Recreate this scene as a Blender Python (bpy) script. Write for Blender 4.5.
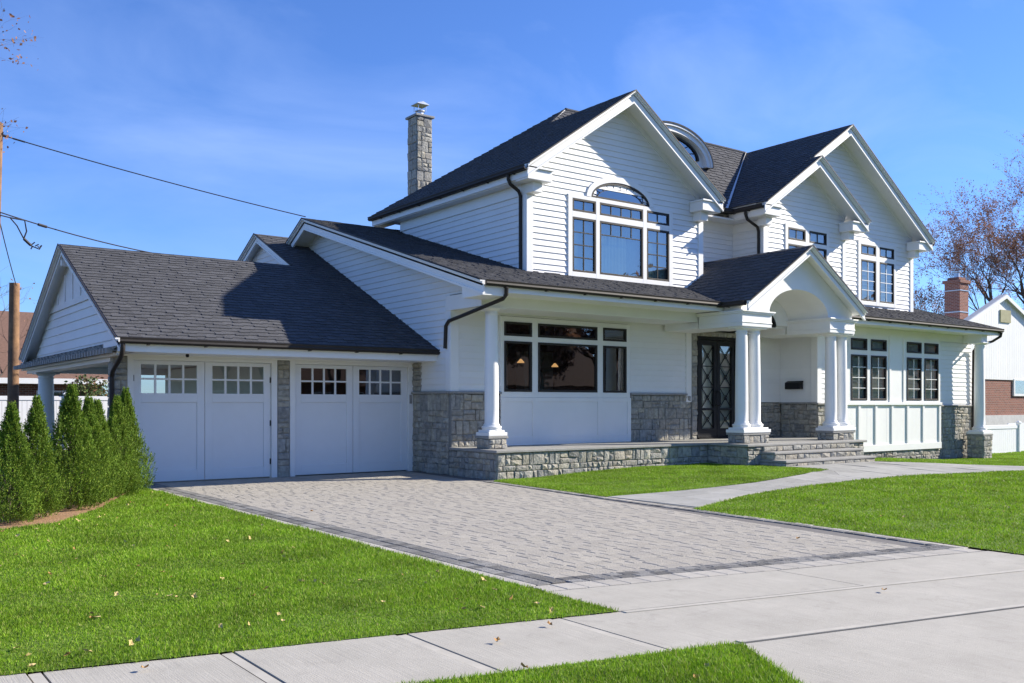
import bpy, math, random
import numpy as np
from mathutils import Vector, Matrix
R = math.radians
rnd = random.Random(7)
sc = bpy.context.scene
for o in list(bpy.data.objects): bpy.data.objects.remove(o)

# ------------------------------------------------------------------ camera, sky, sun, exposure
cam = bpy.data.objects.new('camera', bpy.data.cameras.new('camera'))
sc.collection.objects.link(cam); sc.camera = cam
cam.location = (0, 0, 1.55)
cam.rotation_euler = (R(90), 0, R(53.574 - 90))
cam.data.sensor_width = 36; cam.data.lens = 36 * 935.0 / 1024
cam.data.shift_y = 62.5 / 1024
cam.data.clip_start = 0.1; cam.data.clip_end = 3000

SUN = Vector((0.816, -0.318, 0.484)).normalized()          # towards the sun
sun = bpy.data.objects.new('sun', bpy.data.lights.new('sun', 'SUN'))
sc.collection.objects.link(sun)
sun.rotation_euler = (-SUN).to_track_quat('-Z', 'Y').to_euler()
sun.data.energy = 4.4; sun.data.angle = R(0.5); sun.data.color = (1.0, 0.92, 0.79)

world = bpy.data.worlds.new('World'); sc.world = world; world.use_nodes = True
wn = world.node_tree; wn.nodes.clear()
def wnode(t, **k):
    n = wn.nodes.new(t)
    for a, b in k.items(): setattr(n, a, b)
    return n
sky = wnode('ShaderNodeTexSky', sky_type='NISHITA', sun_disc=False)
sky.sun_elevation = math.asin(SUN.z); sky.sun_rotation = math.atan2(SUN.x, SUN.y)
sky.altitude = 0; sky.air_density = 1.0; sky.dust_density = 0.1; sky.ozone_density = 4.0
bg = wnode('ShaderNodeBackground'); bg.inputs[1].default_value = 0.088
out = wnode('ShaderNodeOutputWorld')
tc = wnode('ShaderNodeTexCoord')
mp = wnode('ShaderNodeMapping'); mp.inputs['Rotation'].default_value = (R(12), R(24), R(20)); mp.inputs['Scale'].default_value = (1.3, 4.2, 6.5)
n1 = wnode('ShaderNodeTexNoise'); n1.inputs['Scale'].default_value = 1.15; n1.inputs['Detail'].default_value = 7; n1.inputs['Roughness'].default_value = 0.55; n1.inputs['Distortion'].default_value = 0.7
rp = wnode('ShaderNodeValToRGB'); rp.color_ramp.elements[0].position = 0.44; rp.color_ramp.elements[1].position = 0.86
rp.color_ramp.elements[0].color = (0, 0, 0, 1); rp.color_ramp.elements[1].color = (.40, .40, .40, 1)
mx = wnode('ShaderNodeMixRGB'); mx.inputs[2].default_value = (3.4, 4.5, 7.2, 1)
L = wn.links.new
L(tc.outputs['Generated'], mp.inputs[0]); L(mp.outputs[0], n1.inputs['Vector']); L(n1.outputs['Fac'], rp.inputs[0])
ti = wnode('ShaderNodeMixRGB', blend_type='MULTIPLY'); ti.inputs[0].default_value = 1; ti.inputs[2].default_value = (.55, .735, 1.12, 1)
L(sky.outputs[0], ti.inputs[1]); L(rp.outputs[0], mx.inputs[0]); L(ti.outputs[0], mx.inputs[1]); L(mx.outputs[0], bg.inputs[0]); L(bg.outputs[0], out.inputs[0])

vs = sc.view_settings
vs.view_transform = 'Standard'; vs.look = 'None'; vs.gamma = 1; vs.use_curve_mapping = False
vs.exposure = 1.12
sc.display_settings.display_device = 'sRGB'
sc.render.engine = 'CYCLES'
sc.cycles.use_denoising = True
sc.cycles.max_bounces = 8; sc.cycles.transparent_max_bounces = 16

# ------------------------------------------------------------------ materials
MAT = {}
def new_mat(name):
    m = bpy.data.materials.new(name); m.use_nodes = True
    nt = m.node_tree; b = nt.nodes['Principled BSDF']; MAT[name] = m
    return m, nt, b
def mat(name, col, rough=0.6, var=0.12, scale=6, island=0.0, bump=0.0, bscale=40, spec=0.3, metal=0.0, hue=None, island_hue=None, transl=0.0):
    """base colour varied by two noises of different size and (optionally) a random value per mesh island"""
    m, nt, b = new_mat(name); N = nt.nodes.new; K = nt.links.new
    t = N('ShaderNodeTexCoord')
    a = N('ShaderNodeTexNoise'); a.inputs['Scale'].default_value = scale; a.inputs['Detail'].default_value = 6; a.inputs['Roughness'].default_value = .65
    K(t.outputs['Object'], a.inputs['Vector'])
    mr = N('ShaderNodeMapRange'); mr.inputs[1].default_value = .3; mr.inputs[2].default_value = .7
    mr.inputs[3].default_value = 1 - var; mr.inputs[4].default_value = 1 + var
    K(a.outputs['Fac'], mr.inputs[0])
    val = mr.outputs[0]
    g = None
    if island or island_hue:
        g = N('ShaderNodeNewGeometry')
    if island:
        m2 = N('ShaderNodeMapRange'); m2.inputs[3].default_value = 1 - island; m2.inputs[4].default_value = 1 + island
        K(g.outputs['Random Per Island'], m2.inputs[0])
        mu = N('ShaderNodeMath'); mu.operation = 'MULTIPLY'; K(val, mu.inputs[0]); K(m2.outputs[0], mu.inputs[1]); val = mu.outputs[0]
    c = None
    if island_hue:
        rp = N('ShaderNodeValToRGB'); rp.color_ramp.interpolation = 'LINEAR'
        els = rp.color_ramp.elements
        els[0].position = 0; els[0].color = (*island_hue[0], 1); els[1].position = 1; els[1].color = (*island_hue[-1], 1)
        for i, cc in list(enumerate(island_hue))[1:-1]:
            e = els.new(i / (len(island_hue) - 1)); e.color = (*cc, 1)
        wv = N('ShaderNodeMath'); wv.operation = 'MULTIPLY'; wv.inputs[1].default_value = 7.31
        fr = N('ShaderNodeMath'); fr.operation = 'FRACT'
        K(g.outputs['Random Per Island'], wv.inputs[0]); K(wv.outputs[0], fr.inputs[0]); K(fr.outputs[0], rp.inputs[0]); c = rp.outputs[0]
    elif hue:
        a2 = N('ShaderNodeTexNoise'); a2.inputs['Scale'].default_value = scale * .37; a2.inputs['Detail'].default_value = 4
        K(t.outputs['Object'], a2.inputs['Vector'])
        mxx = N('ShaderNodeMixRGB'); mxx.inputs[1].default_value = (*col, 1); mxx.inputs[2].default_value = (*hue, 1)
        r3 = N('ShaderNodeMapRange'); r3.inputs[1].default_value = .35; r3.inputs[2].default_value = .65
        K(a2.outputs['Fac'], r3.inputs[0]); K(r3.outputs[0], mxx.inputs[0]); c = mxx.outputs[0]
    vm = N('ShaderNodeVectorMath'); vm.operation = 'SCALE'
    if c is None: vm.inputs[0].default_value = col
    else: K(c, vm.inputs[0])
    K(val, vm.inputs['Scale'])
    K(vm.outputs[0], b.inputs['Base Color'])
    b.inputs['Roughness'].default_value = rough; b.inputs['Metallic'].default_value = metal
    b.inputs['Specular IOR Level'].default_value = spec
    if bump:
        nb = N('ShaderNodeTexNoise'); nb.inputs['Scale'].default_value = bscale; nb.inputs['Detail'].default_value = 5
        K(t.outputs['Object'], nb.inputs['Vector'])
        bp = N('ShaderNodeBump'); bp.inputs['Strength'].default_value = bump; bp.inputs['Distance'].default_value = .02
        K(nb.outputs['Fac'], bp.inputs['Height']); K(bp.outputs[0], b.inputs['Normal'])
    if transl:
        ts = N('ShaderNodeBsdfTranslucent'); K(vm.outputs[0], ts.inputs['Color'])
        ms = N('ShaderNodeMixShader'); ms.inputs[0].default_value = transl
        o = nt.nodes['Material Output']
        K(b.outputs[0], ms.inputs[1]); K(ts.outputs[0], ms.inputs[2]); K(ms.outputs[0], o.inputs[0])
    return m
mat('siding', (.76, .76, .75), .55, .035, 1.3, island=.02)
mat('trim', (.78, .78, .765), .45, .03, 1.5)
mat('door_paint', (.74, .75, .76), .4, .03, 1.2)
mat('shingle', (.086, .087, .093), .92, .22, 34, island=.15, bump=.5, bscale=120, spec=.15)
mat('bronze', (.030, .026, .024), .55, .1, 6, spec=.25)
mat('stone', (.33, .31, .27), .9, .34, 11, island=.12, bump=1, bscale=26, spec=.15,
    island_hue=[(.31, .30, .27), (.36, .335, .27), (.28, .28, .265), (.385, .37, .32), (.30, .295, .27), (.345, .315, .26), (.26, .26, .25)])
mat('mortar', (.24, .235, .215), .95, .15, 20)
mat('cap_stone', (.28, .275, .26), .8, .14, 5, bump=.3, bscale=40)
mat('bluestone', (.31, .305, .285), .8, .14, 3, island=.1, bump=.2, bscale=30)
mat('paver', (.40, .385, .37), .9, .10, 9, island=.05, bump=.5, bscale=60, spec=.15,
    island_hue=[(.36, .333, .285), (.34, .316, .275), (.375, .347, .297), (.35, .324, .28), (.33, .307, .27)])
mat('dark_paver', (.19, .185, .175), .9, .2, 9, island=.35, bump=.6, bscale=60, spec=.15)
mat('pale_paver', (.40, .375, .33), .9, .1, 6, island=.08, bump=.3, bscale=60, spec=.15)
mat('sand', (.16, .15, .14), .95, .15, 14)
mat('asphalt', (.05, .05, .052), .9, .2, 20)
mat('soil', (.09, .085, .03), .95, .3, 4, hue=(.05, .075, .02), bump=.5)
mat('mulch', (.26, .155, .085), .95, .35, 18, island=.35, bump=.8, bscale=30)
GR = [(.165, .31, .013), (.20, .35, .015), (.115, .245, .012), (.25, .37, .024), (.18, .325, .014), (.34, .34, .11)]
mat('grass', (.07, .16, .02), .6, .36, 1.3, island=.2, island_hue=GR, transl=.35, spec=.25)
mat('turf', (.09, .16, .014), .9, .3, 5, hue=(.12, .19, .02), bump=.8, bscale=30)
mat('leaf_dry', (.42, .27, .10), .8, .2, 9, spec=.2, hue=(.33, .15, .06)); mat('leaf_pale', (.58, .47, .22), .8, .2, 9, spec=.2, hue=(.50, .36, .14))
mat('arb_leaf', (.05, .10, .02), .7, .3, 1.7, island=.3, transl=.25, spec=.2,
    island_hue=[(.10, .18, .020), (.145, .24, .022), (.08, .145, .020), (.185, .28, .03), (.115, .20, .025), (.24, .30, .035)])
mat('bark', (.11, .085, .07), .95, .3, 8, bump=.6)
mat('twig', (.15, .10, .075), .9, .25, 5)
mat('autumn_leaf', (.22, .10, .05), .8, .25, 3, island=.35, transl=.3, spec=.2,
    island_hue=[(.27, .13, .085), (.33, .18, .12), (.22, .115, .085), (.36, .22, .14), (.28, .11, .07)])
mat('shrub_leaf', (.06, .11, .03), .7, .3, 3, island=.35, transl=.25,
    island_hue=[(.05, .10, .025), (.08, .13, .03), (.11, .15, .05), (.22, .09, .05), (.04, .08, .02)])
mat('pole_wood', (.27, .155, .08), .85, .3, 5, hue=(.16, .095, .06), bump=.5)
mat('wire', (.03, .03, .035), .6)
mat('vinyl', (.80, .80, .82), .4, .02, 2)
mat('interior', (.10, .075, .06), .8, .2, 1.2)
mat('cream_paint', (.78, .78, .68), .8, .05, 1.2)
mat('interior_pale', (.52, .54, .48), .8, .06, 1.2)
mat('wood_floor', (.16, .09, .05), .5, .2, 4)
mat('curtain', (.42, .47, .42), .8, .12, 3)
mat('blind', (.66, .68, .57), .7, .12, 3, island=.12)
mat('iron', (.014, .014, .016), .5, .1, 6, spec=.22)
mat('brown_roof', (.16, .095, .07), .95, .2, 12, island=.2)
mat('steel', (.5, .5, .5), .35, .1, 6, metal=1)
mat('vent', (.30, .29, .17), .7)
mat('grey_concrete_trim', (.5, .5, .49), .8)
def brick_mat():
    m, nt, b = new_mat('brick'); N = nt.nodes.new; K = nt.links.new
    t = N('ShaderNodeTexCoord'); sx = N('ShaderNodeSeparateXYZ'); ad = N('ShaderNodeMath'); mpn = N('ShaderNodeCombineXYZ')
    K(t.outputs['Object'], sx.inputs[0]); K(sx.outputs[0], ad.inputs[0]); K(sx.outputs[1], ad.inputs[1]); K(ad.outputs[0], mpn.inputs[0]); K(sx.outputs[2], mpn.inputs[1])
    br = N('ShaderNodeTexBrick'); br.inputs['Scale'].default_value = 1; br.inputs['Brick Width'].default_value = .21; br.inputs['Row Height'].default_value = .075
    br.inputs['Mortar Size'].default_value = .008
    br.inputs['Color1'].default_value = (.26, .085, .05, 1); br.inputs['Color2'].default_value = (.17, .055, .035, 1); br.inputs['Mortar'].default_value = (.30, .26, .23, 1)
    K(mpn.outputs[0], br.inputs['Vector']); K(br.outputs['Color'], b.inputs['Base Color'])
    b.inputs['Roughness'].default_value = .9
    bp = N('ShaderNodeBump'); bp.inputs['Strength'].default_value = .6; bp.inputs['Distance'].default_value = .01; bp.invert = True
    K(br.outputs['Fac'], bp.inputs['Height']); K(bp.outputs[0], b.inputs['Normal'])
brick_mat()
def concrete_mat():
    m, nt, b = new_mat('concrete'); N = nt.nodes.new; K = nt.links.new
    t = N('ShaderNodeTexCoord')
    a = N('ShaderNodeTexNoise'); a.inputs['Scale'].default_value = 1.6; a.inputs['Detail'].default_value = 8; a.inputs['Roughness'].default_value = .7
    f = N('ShaderNodeTexNoise'); f.inputs['Scale'].default_value = 120; f.inputs['Detail'].default_value = 3
    mb = N('ShaderNodeMapping'); mb.inputs['Scale'].default_value = (120, 2.0, 1)
    f2 = N('ShaderNodeTexNoise'); f2.inputs['Scale'].default_value = 1; f2.inputs['Detail'].default_value = 3        # broom finish
    K(t.outputs['Object'], a.inputs['Vector']); K(t.outputs['Object'], f.inputs['Vector']); K(t.outputs['Object'], mb.inputs[0]); K(mb.outputs[0], f2.inputs['Vector'])
    rp = N('ShaderNodeValToRGB'); rp.color_ramp.elements[0].position = .3; rp.color_ramp.elements[1].position = .72
    rp.color_ramp.elements[0].color = (.35, .33, .285, 1); rp.color_ramp.elements[1].color = (.44, .415, .36, 1)
    K(a.outputs['Fac'], rp.inputs[0])
    ad = N('ShaderNodeMath'); ad.operation = 'ADD'; K(f.outputs['Fac'], ad.inputs[0]); K(f2.outputs['Fac'], ad.inputs[1])
    mr = N('ShaderNodeMapRange'); mr.inputs[1].default_value = .6; mr.inputs[2].default_value = 1.4; mr.inputs[3].default_value = .84; mr.inputs[4].default_value = 1.14
    K(ad.outputs[0], mr.inputs[0])
    vm = N('ShaderNodeVectorMath'); vm.operation = 'SCALE'; K(rp.outputs[0], vm.inputs[0]); K(mr.outputs[0], vm.inputs['Scale'])
    st_ = N('ShaderNodeTexNoise'); st_.inputs['Scale'].default_value = 3.3; st_.inputs['Detail'].default_value = 9; st_.inputs['Roughness'].default_value = .75; st_.inputs['Distortion'].default_value = 1.2
    K(t.outputs['Object'], st_.inputs['Vector'])
    sr = N('ShaderNodeMapRange'); sr.inputs[1].default_value = .56; sr.inputs[2].default_value = .74; sr.inputs[3].default_value = 1; sr.inputs[4].default_value = .80
    K(st_.outputs['Fac'], sr.inputs[0])
    v2 = N('ShaderNodeVectorMath'); v2.operation = 'SCALE'; K(vm.outputs[0], v2.inputs[0]); K(sr.outputs[0], v2.inputs['Scale'])
    K(v2.outputs[0], b.inputs['Base Color']); b.inputs['Roughness'].default_value = .9; b.inputs['Specular IOR Level'].default_value = .2
    bp = N('ShaderNodeBump'); bp.inputs['Strength'].default_value = .35; bp.inputs['Distance'].default_value = .006
    K(ad.outputs[0], bp.inputs['Height']); K(bp.outputs[0], b.inputs['Normal'])
concrete_mat()
mat('smooth_concrete', (.42, .395, .34), .85, .12, 5)
def glass_mat(name, tint, refl):
    m, nt, b = new_mat(name); N = nt.nodes.new; K = nt.links.new
    nt.nodes.remove(b)
    tr = N('ShaderNodeBsdfTransparent'); tr.inputs[0].default_value = (*tint, 1)
    gl = N('ShaderNodeBsdfGlossy'); gl.inputs['Roughness'].default_value = .015; gl.inputs[0].default_value = (.92, .96, 1, 1)
    fr = N('ShaderNodeFresnel'); fr.inputs[0].default_value = 1.5
    mr = N('ShaderNodeMapRange'); mr.inputs[1].default_value = .03; mr.inputs[2].default_value = .6; mr.inputs[3].default_value = refl; mr.inputs[4].default_value = .9
    t = N('ShaderNodeTexCoord'); nz = N('ShaderNodeTexNoise'); nz.inputs['Scale'].default_value = .9
    bp = N('ShaderNodeBump'); bp.inputs['Strength'].default_value = .05; bp.inputs['Distance'].default_value = .05
    K(t.outputs['Object'], nz.inputs['Vector']); K(nz.outputs['Fac'], bp.inputs['Height']); K(bp.outputs[0], gl.inputs['Normal'])
    ms = N('ShaderNodeMixShader')
    K(fr.outputs[0], mr.inputs[0]); K(mr.outputs[0], ms.inputs[0]); K(tr.outputs[0], ms.inputs[1]); K(gl.outputs[0], ms.inputs[2])
    K(ms.outputs[0], nt.nodes['Material Output'].inputs[0])
glass_mat('glass', (.80, .86, .84), .17)
glass_mat('glass_coated', (.70, .84, .80), .24)
def emit_mat(name, col, s):
    m, nt, b = new_mat(name); b.inputs['Emission Color'].default_value = (*col, 1); b.inputs['Emission Strength'].default_value = s
    b.inputs['Base Color'].default_value = (*col, 1)
emit_mat('lamp_glow', (1, .52, .2), .4)

# ------------------------------------------------------------------ mesh helpers
class MB:
    def __init__(s): s.v = []; s.f = []
    def add(s, vs_, fs):
        o = len(s.v); s.v += [tuple(p) for p in vs_]; s.f += [tuple(i + o for i in q) for q in fs]; return s
    def box(s, x0, x1, y0, y1, z0, z1):
        return s.add([(x0,y0,z0),(x1,y0,z0),(x1,y1,z0),(x0,y1,z0),(x0,y0,z1),(x1,y0,z1),(x1,y1,z1),(x0,y1,z1)],
                     [(0,3,2,1),(4,5,6,7),(0,1,5,4),(1,2,6,5),(2,3,7,6),(3,0,4,7)])
    def prism(s, poly, off):
        n = len(poly); a = [Vector(p) for p in poly]; o = Vector(off); b = [p + o for p in a]
        nrm = Vector((0,0,0))
        for i in range(n): nrm += a[i].cross(a[(i+1) % n])
        if nrm.dot(o) > 0: a, b = a[::-1], b[::-1]
        return s.add(a + b, [tuple(range(n)), tuple(range(2*n-1, n-1, -1))] + [(i, i+n, (i+1) % n + n, (i+1) % n) for i in range(n)])
    def tube(s, pts, r, n=8, r1=None, cap=True):
        pts = [Vector(p) for p in pts]; r1 = r if r1 is None else r1; m = len(pts); rings = []
        up = None
        for i, p in enumerate(pts):
            d = (pts[min(i+1, m-1)] - pts[max(i-1, 0)]).normalized()
            if up is None: up = Vector((0,0,1)) if abs(d.z) < .9 else Vector((1,0,0))
            x = d.cross(up); x.normalize(); y = x.cross(d); up = y
            rr = r + (r1 - r) * i / max(1, m-1)
            rings.append([p + (x*math.cos(2*math.pi*k/n) + y*math.sin(2*math.pi*k/n)) * rr for k in range(n)])
        vs_ = [q for g in rings for q in g]
        fs = [(i*n+k, i*n+(k+1) % n, (i+1)*n+(k+1) % n, (i+1)*n+k) for i in range(m-1) for k in range(n)]
        if cap: fs += [tuple(range(n-1, -1, -1)), tuple((m-1)*n+k for k in range(n))]
        return s.add(vs_, fs)
    def lathe(s, cx, cy, prof, n=24):
        vs_ = []; fs = []
        for r, z in prof: vs_ += [(cx + r*math.cos(2*math.pi*k/n), cy + r*math.sin(2*math.pi*k/n), z) for k in range(n)]
        for i in range(len(prof)-1): fs += [(i*n+k, i*n+(k+1) % n, (i+1)*n+(k+1) % n, (i+1)*n+k) for k in range(n)]
        fs += [tuple(range(n-1, -1, -1)), tuple((len(prof)-1)*n+k for k in range(n))]
        return s.add(vs_, fs)
    def build_parts(s, name, m, parent=None, smooth=False, bevel=0):
        """one object per group of touching pieces"""
        n = len(s.v); par = list(range(n))
        def find(a):
            while par[a] != a: par[a] = par[par[a]]; a = par[a]
            return a
        for f in s.f:
            for i in f[1:]: par[find(i)] = find(f[0])
        comp = {}
        for i in range(n): comp.setdefault(find(i), []).append(i)
        keys = list(comp); bb = {}
        for k in keys:
            a = np.array([s.v[i] for i in comp[k]]); bb[k] = (a.min(0)-.012, a.max(0)+.012)
        for x in range(len(keys)):
            for y in range(x):
                a, b = bb[keys[x]], bb[keys[y]]
                if (a[0] <= b[1]).all() and (b[0] <= a[1]).all(): par[find(keys[x])] = find(keys[y])
        grp = {}
        for f in s.f: grp.setdefault(find(f[0]), []).append(f)
        out = []
        for fs in grp.values():
            ids = sorted({i for f in fs for i in f}); mp_ = {i: j for j, i in enumerate(ids)}
            q = MB(); q.v = [s.v[i] for i in ids]; q.f = [tuple(mp_[i] for i in f) for f in fs]; out.append(q.build(name, m, parent, smooth, bevel))
        return out
    def build(s, name, m, parent=None, smooth=False, bevel=0, **props):
        me = bpy.data.meshes.new(name); me.from_pydata(s.v, [], s.f); me.update()
        me.materials.append(MAT[m])
        return link(name, me, parent, smooth, bevel, **props)
def link(name, me, parent=None, smooth=False, bevel=0, **props):
    o = bpy.data.objects.new(name, me); sc.collection.objects.link(o)
    if smooth:
        for p in me.polygons: p.use_smooth = True
        try: me.set_sharp_from_angle(angle=R(40))
        except Exception: pass
    if bevel:
        b = o.modifiers.new('bevel', 'BEVEL'); b.width = bevel; b.segments = 2; b.limit_method = 'ANGLE'; b.angle_limit = R(35)
    if parent is not None: set_parent(o, parent)
    for k, v in props.items(): o[k] = v
    return o
def world_loc(o):
    l = Vector(o.location)
    return l if o.parent is None else l
def set_parent(o, p):
    o.parent = p
    if p.type == 'EMPTY': o.matrix_parent_inverse = Matrix.Translation(-p.location)
def thing(name, loc, label, cat, group=None):
    o = bpy.data.objects.new(name, None); sc.collection.objects.link(o); o.location = loc; o.empty_display_size = .3
    o['label'] = label; o['category'] = cat
    if group: o['group'] = group
    return o
def tag(o, label, cat, group=None):
    o['label'] = label; o['category'] = cat
    if group: o['group'] = group
    return o
def clip(poly, a, b, c):
    """keep a*u+b*v<=c of a convex polygon"""
    out = []; n = len(poly)
    for i in range(n):
        p, q = poly[i], poly[(i+1) % n]; dp = a*p[0]+b*p[1]-c; dq = a*q[0]+b*q[1]-c
        if dp <= 1e-9: out.append(p)
        if (dp < -1e-9 and dq > 1e-9) or (dp > 1e-9 and dq < -1e-9):
            t = dp/(dp-dq); out.append((p[0]+(q[0]-p[0])*t, p[1]+(q[1]-p[1])*t))
    return out
def ccw(poly):
    a = sum(poly[i][0]*poly[(i+1) % len(poly)][1]-poly[(i+1) % len(poly)][0]*poly[i][1] for i in range(len(poly)))
    return poly if a > 0 else poly[::-1]
def clip_to(poly, conv):
    conv = ccw(conv)
    for i in range(len(conv)):
        p, q = conv[i], conv[(i+1) % len(conv)]
        ex, ey = q[0]-p[0], q[1]-p[1]                 # inside = left
        poly = clip(poly, ey, -ex, ey*p[0]-ex*p[1])
        if len(poly) < 3: return []
    return poly
def siding(name, O, u, n, polys, parent, holes=(), course=.142, m='siding'):
    """lapped boards over convex polygons given in (u, z); u, n are world directions"""
    O, u, n = Vector(O), Vector(u), Vector(n); mb = MB(); Z = Vector((0,0,1))
    flip = u.cross(Z).dot(n) < 0
    for poly in polys:
        z0 = min(p[1] for p in poly); z1 = max(p[1] for p in poly); k = math.floor(z0/course)
        while k*course < z1 - 1e-4:
            a, b = k*course, (k+1)*course; k += 1
            q = clip(clip(poly, 0, -1, -a), 0, 1, b)
            if len(q) < 3: continue
            pieces = [q]
            for h in holes:
                if a < h[3]-.04 and b > h[2]+.04:
                    nx = []
                    for r in pieces: nx += [clip(r, 1, 0, h[0]), clip(r, -1, 0, -h[1])]
                    pieces = [r for r in nx if len(r) >= 3]
            for r in pieces:
                r = ccw(r)
                def P(p, extra=0): return O + u*p[0] + Z*p[1] + n*(.004 + .022*(b-p[1])/course)
                vs_ = [P(p) for p in r]; f = list(range(len(r)))
                fs = [tuple(f if not flip else f[::-1])]
                lo = min(p[1] for p in r); base = [p for p in r if abs(p[1]-lo) < 1e-5]
                if len(base) == 2:
                    i0 = len(vs_); x0, x1 = sorted(p[0] for p in base)
                    vs_ += [P((x0, lo)), P((x1, lo)), O+u*x1+Z*lo, O+u*x0+Z*lo]
                    fs.append((i0+3, i0+2, i0+1, i0) if not flip else (i0, i0+1, i0+2, i0+3))
                mb.add(vs_, fs)
    return mb.build(name, m, parent)
def shingles(name, O, u, v, poly, parent, seed=1, course=.18, m='shingle', lift=.012):
    """courses of random-width tabs clipped to a convex polygon in (u, v); v runs up the slope"""
    rr = random.Random(seed); O, u, v = Vector(O), Vector(u).normalized(), Vector(v).normalized(); n = u.cross(v)
    if n.z < 0: n = -n
    mb = MB(); poly = ccw(poly); us = [p[0] for p in poly]; vv = [p[1] for p in poly]
    flip = u.cross(v).z < 0
    k = 0; up = True
    while min(vv)+k*course < max(vv):
        a = min(vv)+k*course; b = a+course; x = min(us)-rr.random()*.3; k += 1
        while x < max(us):
            w = rr.uniform(.13, .27); up = not up if rr.random() < .85 else up; j = 0 if up else -.05; h = lift + (0 if up else .003) + rr.random()*.003
            q = clip_to([(x, a+j), (x+w, a+j), (x+w, b), (x, b)], poly); x += w
            if len(q) < 3: continue
            def P(p): return O+u*p[0]+v*p[1]+n*(.003+h*max(0, (b-p[1]))/course)
            vs_ = [P(p) for p in q]; f = list(range(len(q))); fs = [tuple(f if not flip else f[::-1])]
            q = ccw(q); hi_ = max(p[1] for p in q); nq = len(q)
            vs_ = [P(p) for p in q]; fs = [tuple(range(nq)) if not flip else tuple(range(nq))[::-1]]
            for i in range(nq):
                p0, p1 = q[i], q[(i+1) % nq]
                if min(p0[1], p1[1]) > hi_-1e-5: continue
                i0 = len(vs_); vs_ += [P(p0), P(p1), O+u*p1[0]+v*p1[1]-n*.008, O+u*p0[0]+v*p0[1]-n*.008]
                fs.append((i0+3, i0+2, i0+1, i0) if not flip else (i0, i0+1, i0+2, i0+3))
            mb.add(vs_, fs)
    return mb.build(name, m, parent)
def stones(name, O, u, n, rects, parent, seed=1, **k):
    for i, r_ in enumerate(rects): stones1(name, O, u, n, [r_], parent, seed+i*7, **k)
def stones1(name, O, u, n, rects, parent, seed=1, hmin=.10, hmax=.30, wmin=.09, wmax=.34, m='stone', back=.12):
    """random ashlar veneer: every stone its own bevelled, jittered block in front of a mortar bed"""
    rr = random.Random(seed); O, u, n = Vector(O), Vector(u), Vector(n); Z = Vector((0,0,1)); mb = MB(); mo = MB()
    flip = u.cross(Z).dot(n) < 0
    for (a0, a1, z0, z1) in rects:
        mo.prism([O+u*a0+Z*z0, O+u*a1+Z*z0, O+u*a1+Z*z1, O+u*a0+Z*z1], -n*back)
        cells = []
        z = z0
        while z < z1-1e-3:
            h = rr.uniform(hmin, hmax)
            if z1-(z+h) < hmin*.8: h = z1-z
            x = a0
            while x < a1-1e-3:
                w = rr.uniform(wmin, wmax)
                if a1-(x+w) < wmin*.8: w = a1-x
                if h > hmin*1.7 and rr.random() < .55:
                    s = h*rr.uniform(.4, .6); cells += [(x, x+w, z, z+s), (x, x+w, z+s, z+h)]
                elif w > wmin*2.2 and rr.random() < .3:
                    s = w*rr.uniform(.35, .65); cells += [(x, x+s, z, z+h), (x+s, x+w, z, z+h)]
                else: cells.append((x, x+w, z, z+h))
                x += w
            z += h
        for (x0, x1, y0, y1) in cells:
            g = .003; d = rr.uniform(.014, .032); jt = lambda: rr.uniform(-.014, .014)
            i = .012
            bk = [(x0+g, y0+g), (x1-g, y0+g), (x1-g, y1-g), (x0+g, y1-g)]
            fr = [(x0+g+i+jt(), y0+g+i+jt()), (x1-g-i+jt(), y0+g+i+jt()), (x1-g-i+jt(), y1-g-i+jt()), (x0+g+i+jt(), y1-g-i+jt())]
            cx, cy = (x0+x1)/2+rr.uniform(-.2, .2)*(x1-x0), (y0+y1)/2+rr.uniform(-.2, .2)*(y1-y0)
            vs_ = [O+u*p[0]+Z*p[1]+n*.002 for p in bk] + [O+u*p[0]+Z*p[1]+n*(d+rr.uniform(-.012, .012)) for p in fr] + [O+u*cx+Z*cy+n*(d+rr.uniform(.0, .025))]
            fs = [(0,1,5,4), (1,2,6,5), (2,3,7,6), (3,0,4,7), (4,5,8), (5,6,8), (6,7,8), (7,4,8)]
            if flip: fs = [f[::-1] for f in fs]
            mb.add(vs_, fs)
    o = mb.build(name, m, parent)
    mo.build('mortar_bed', 'mortar', o)
    return o

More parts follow.
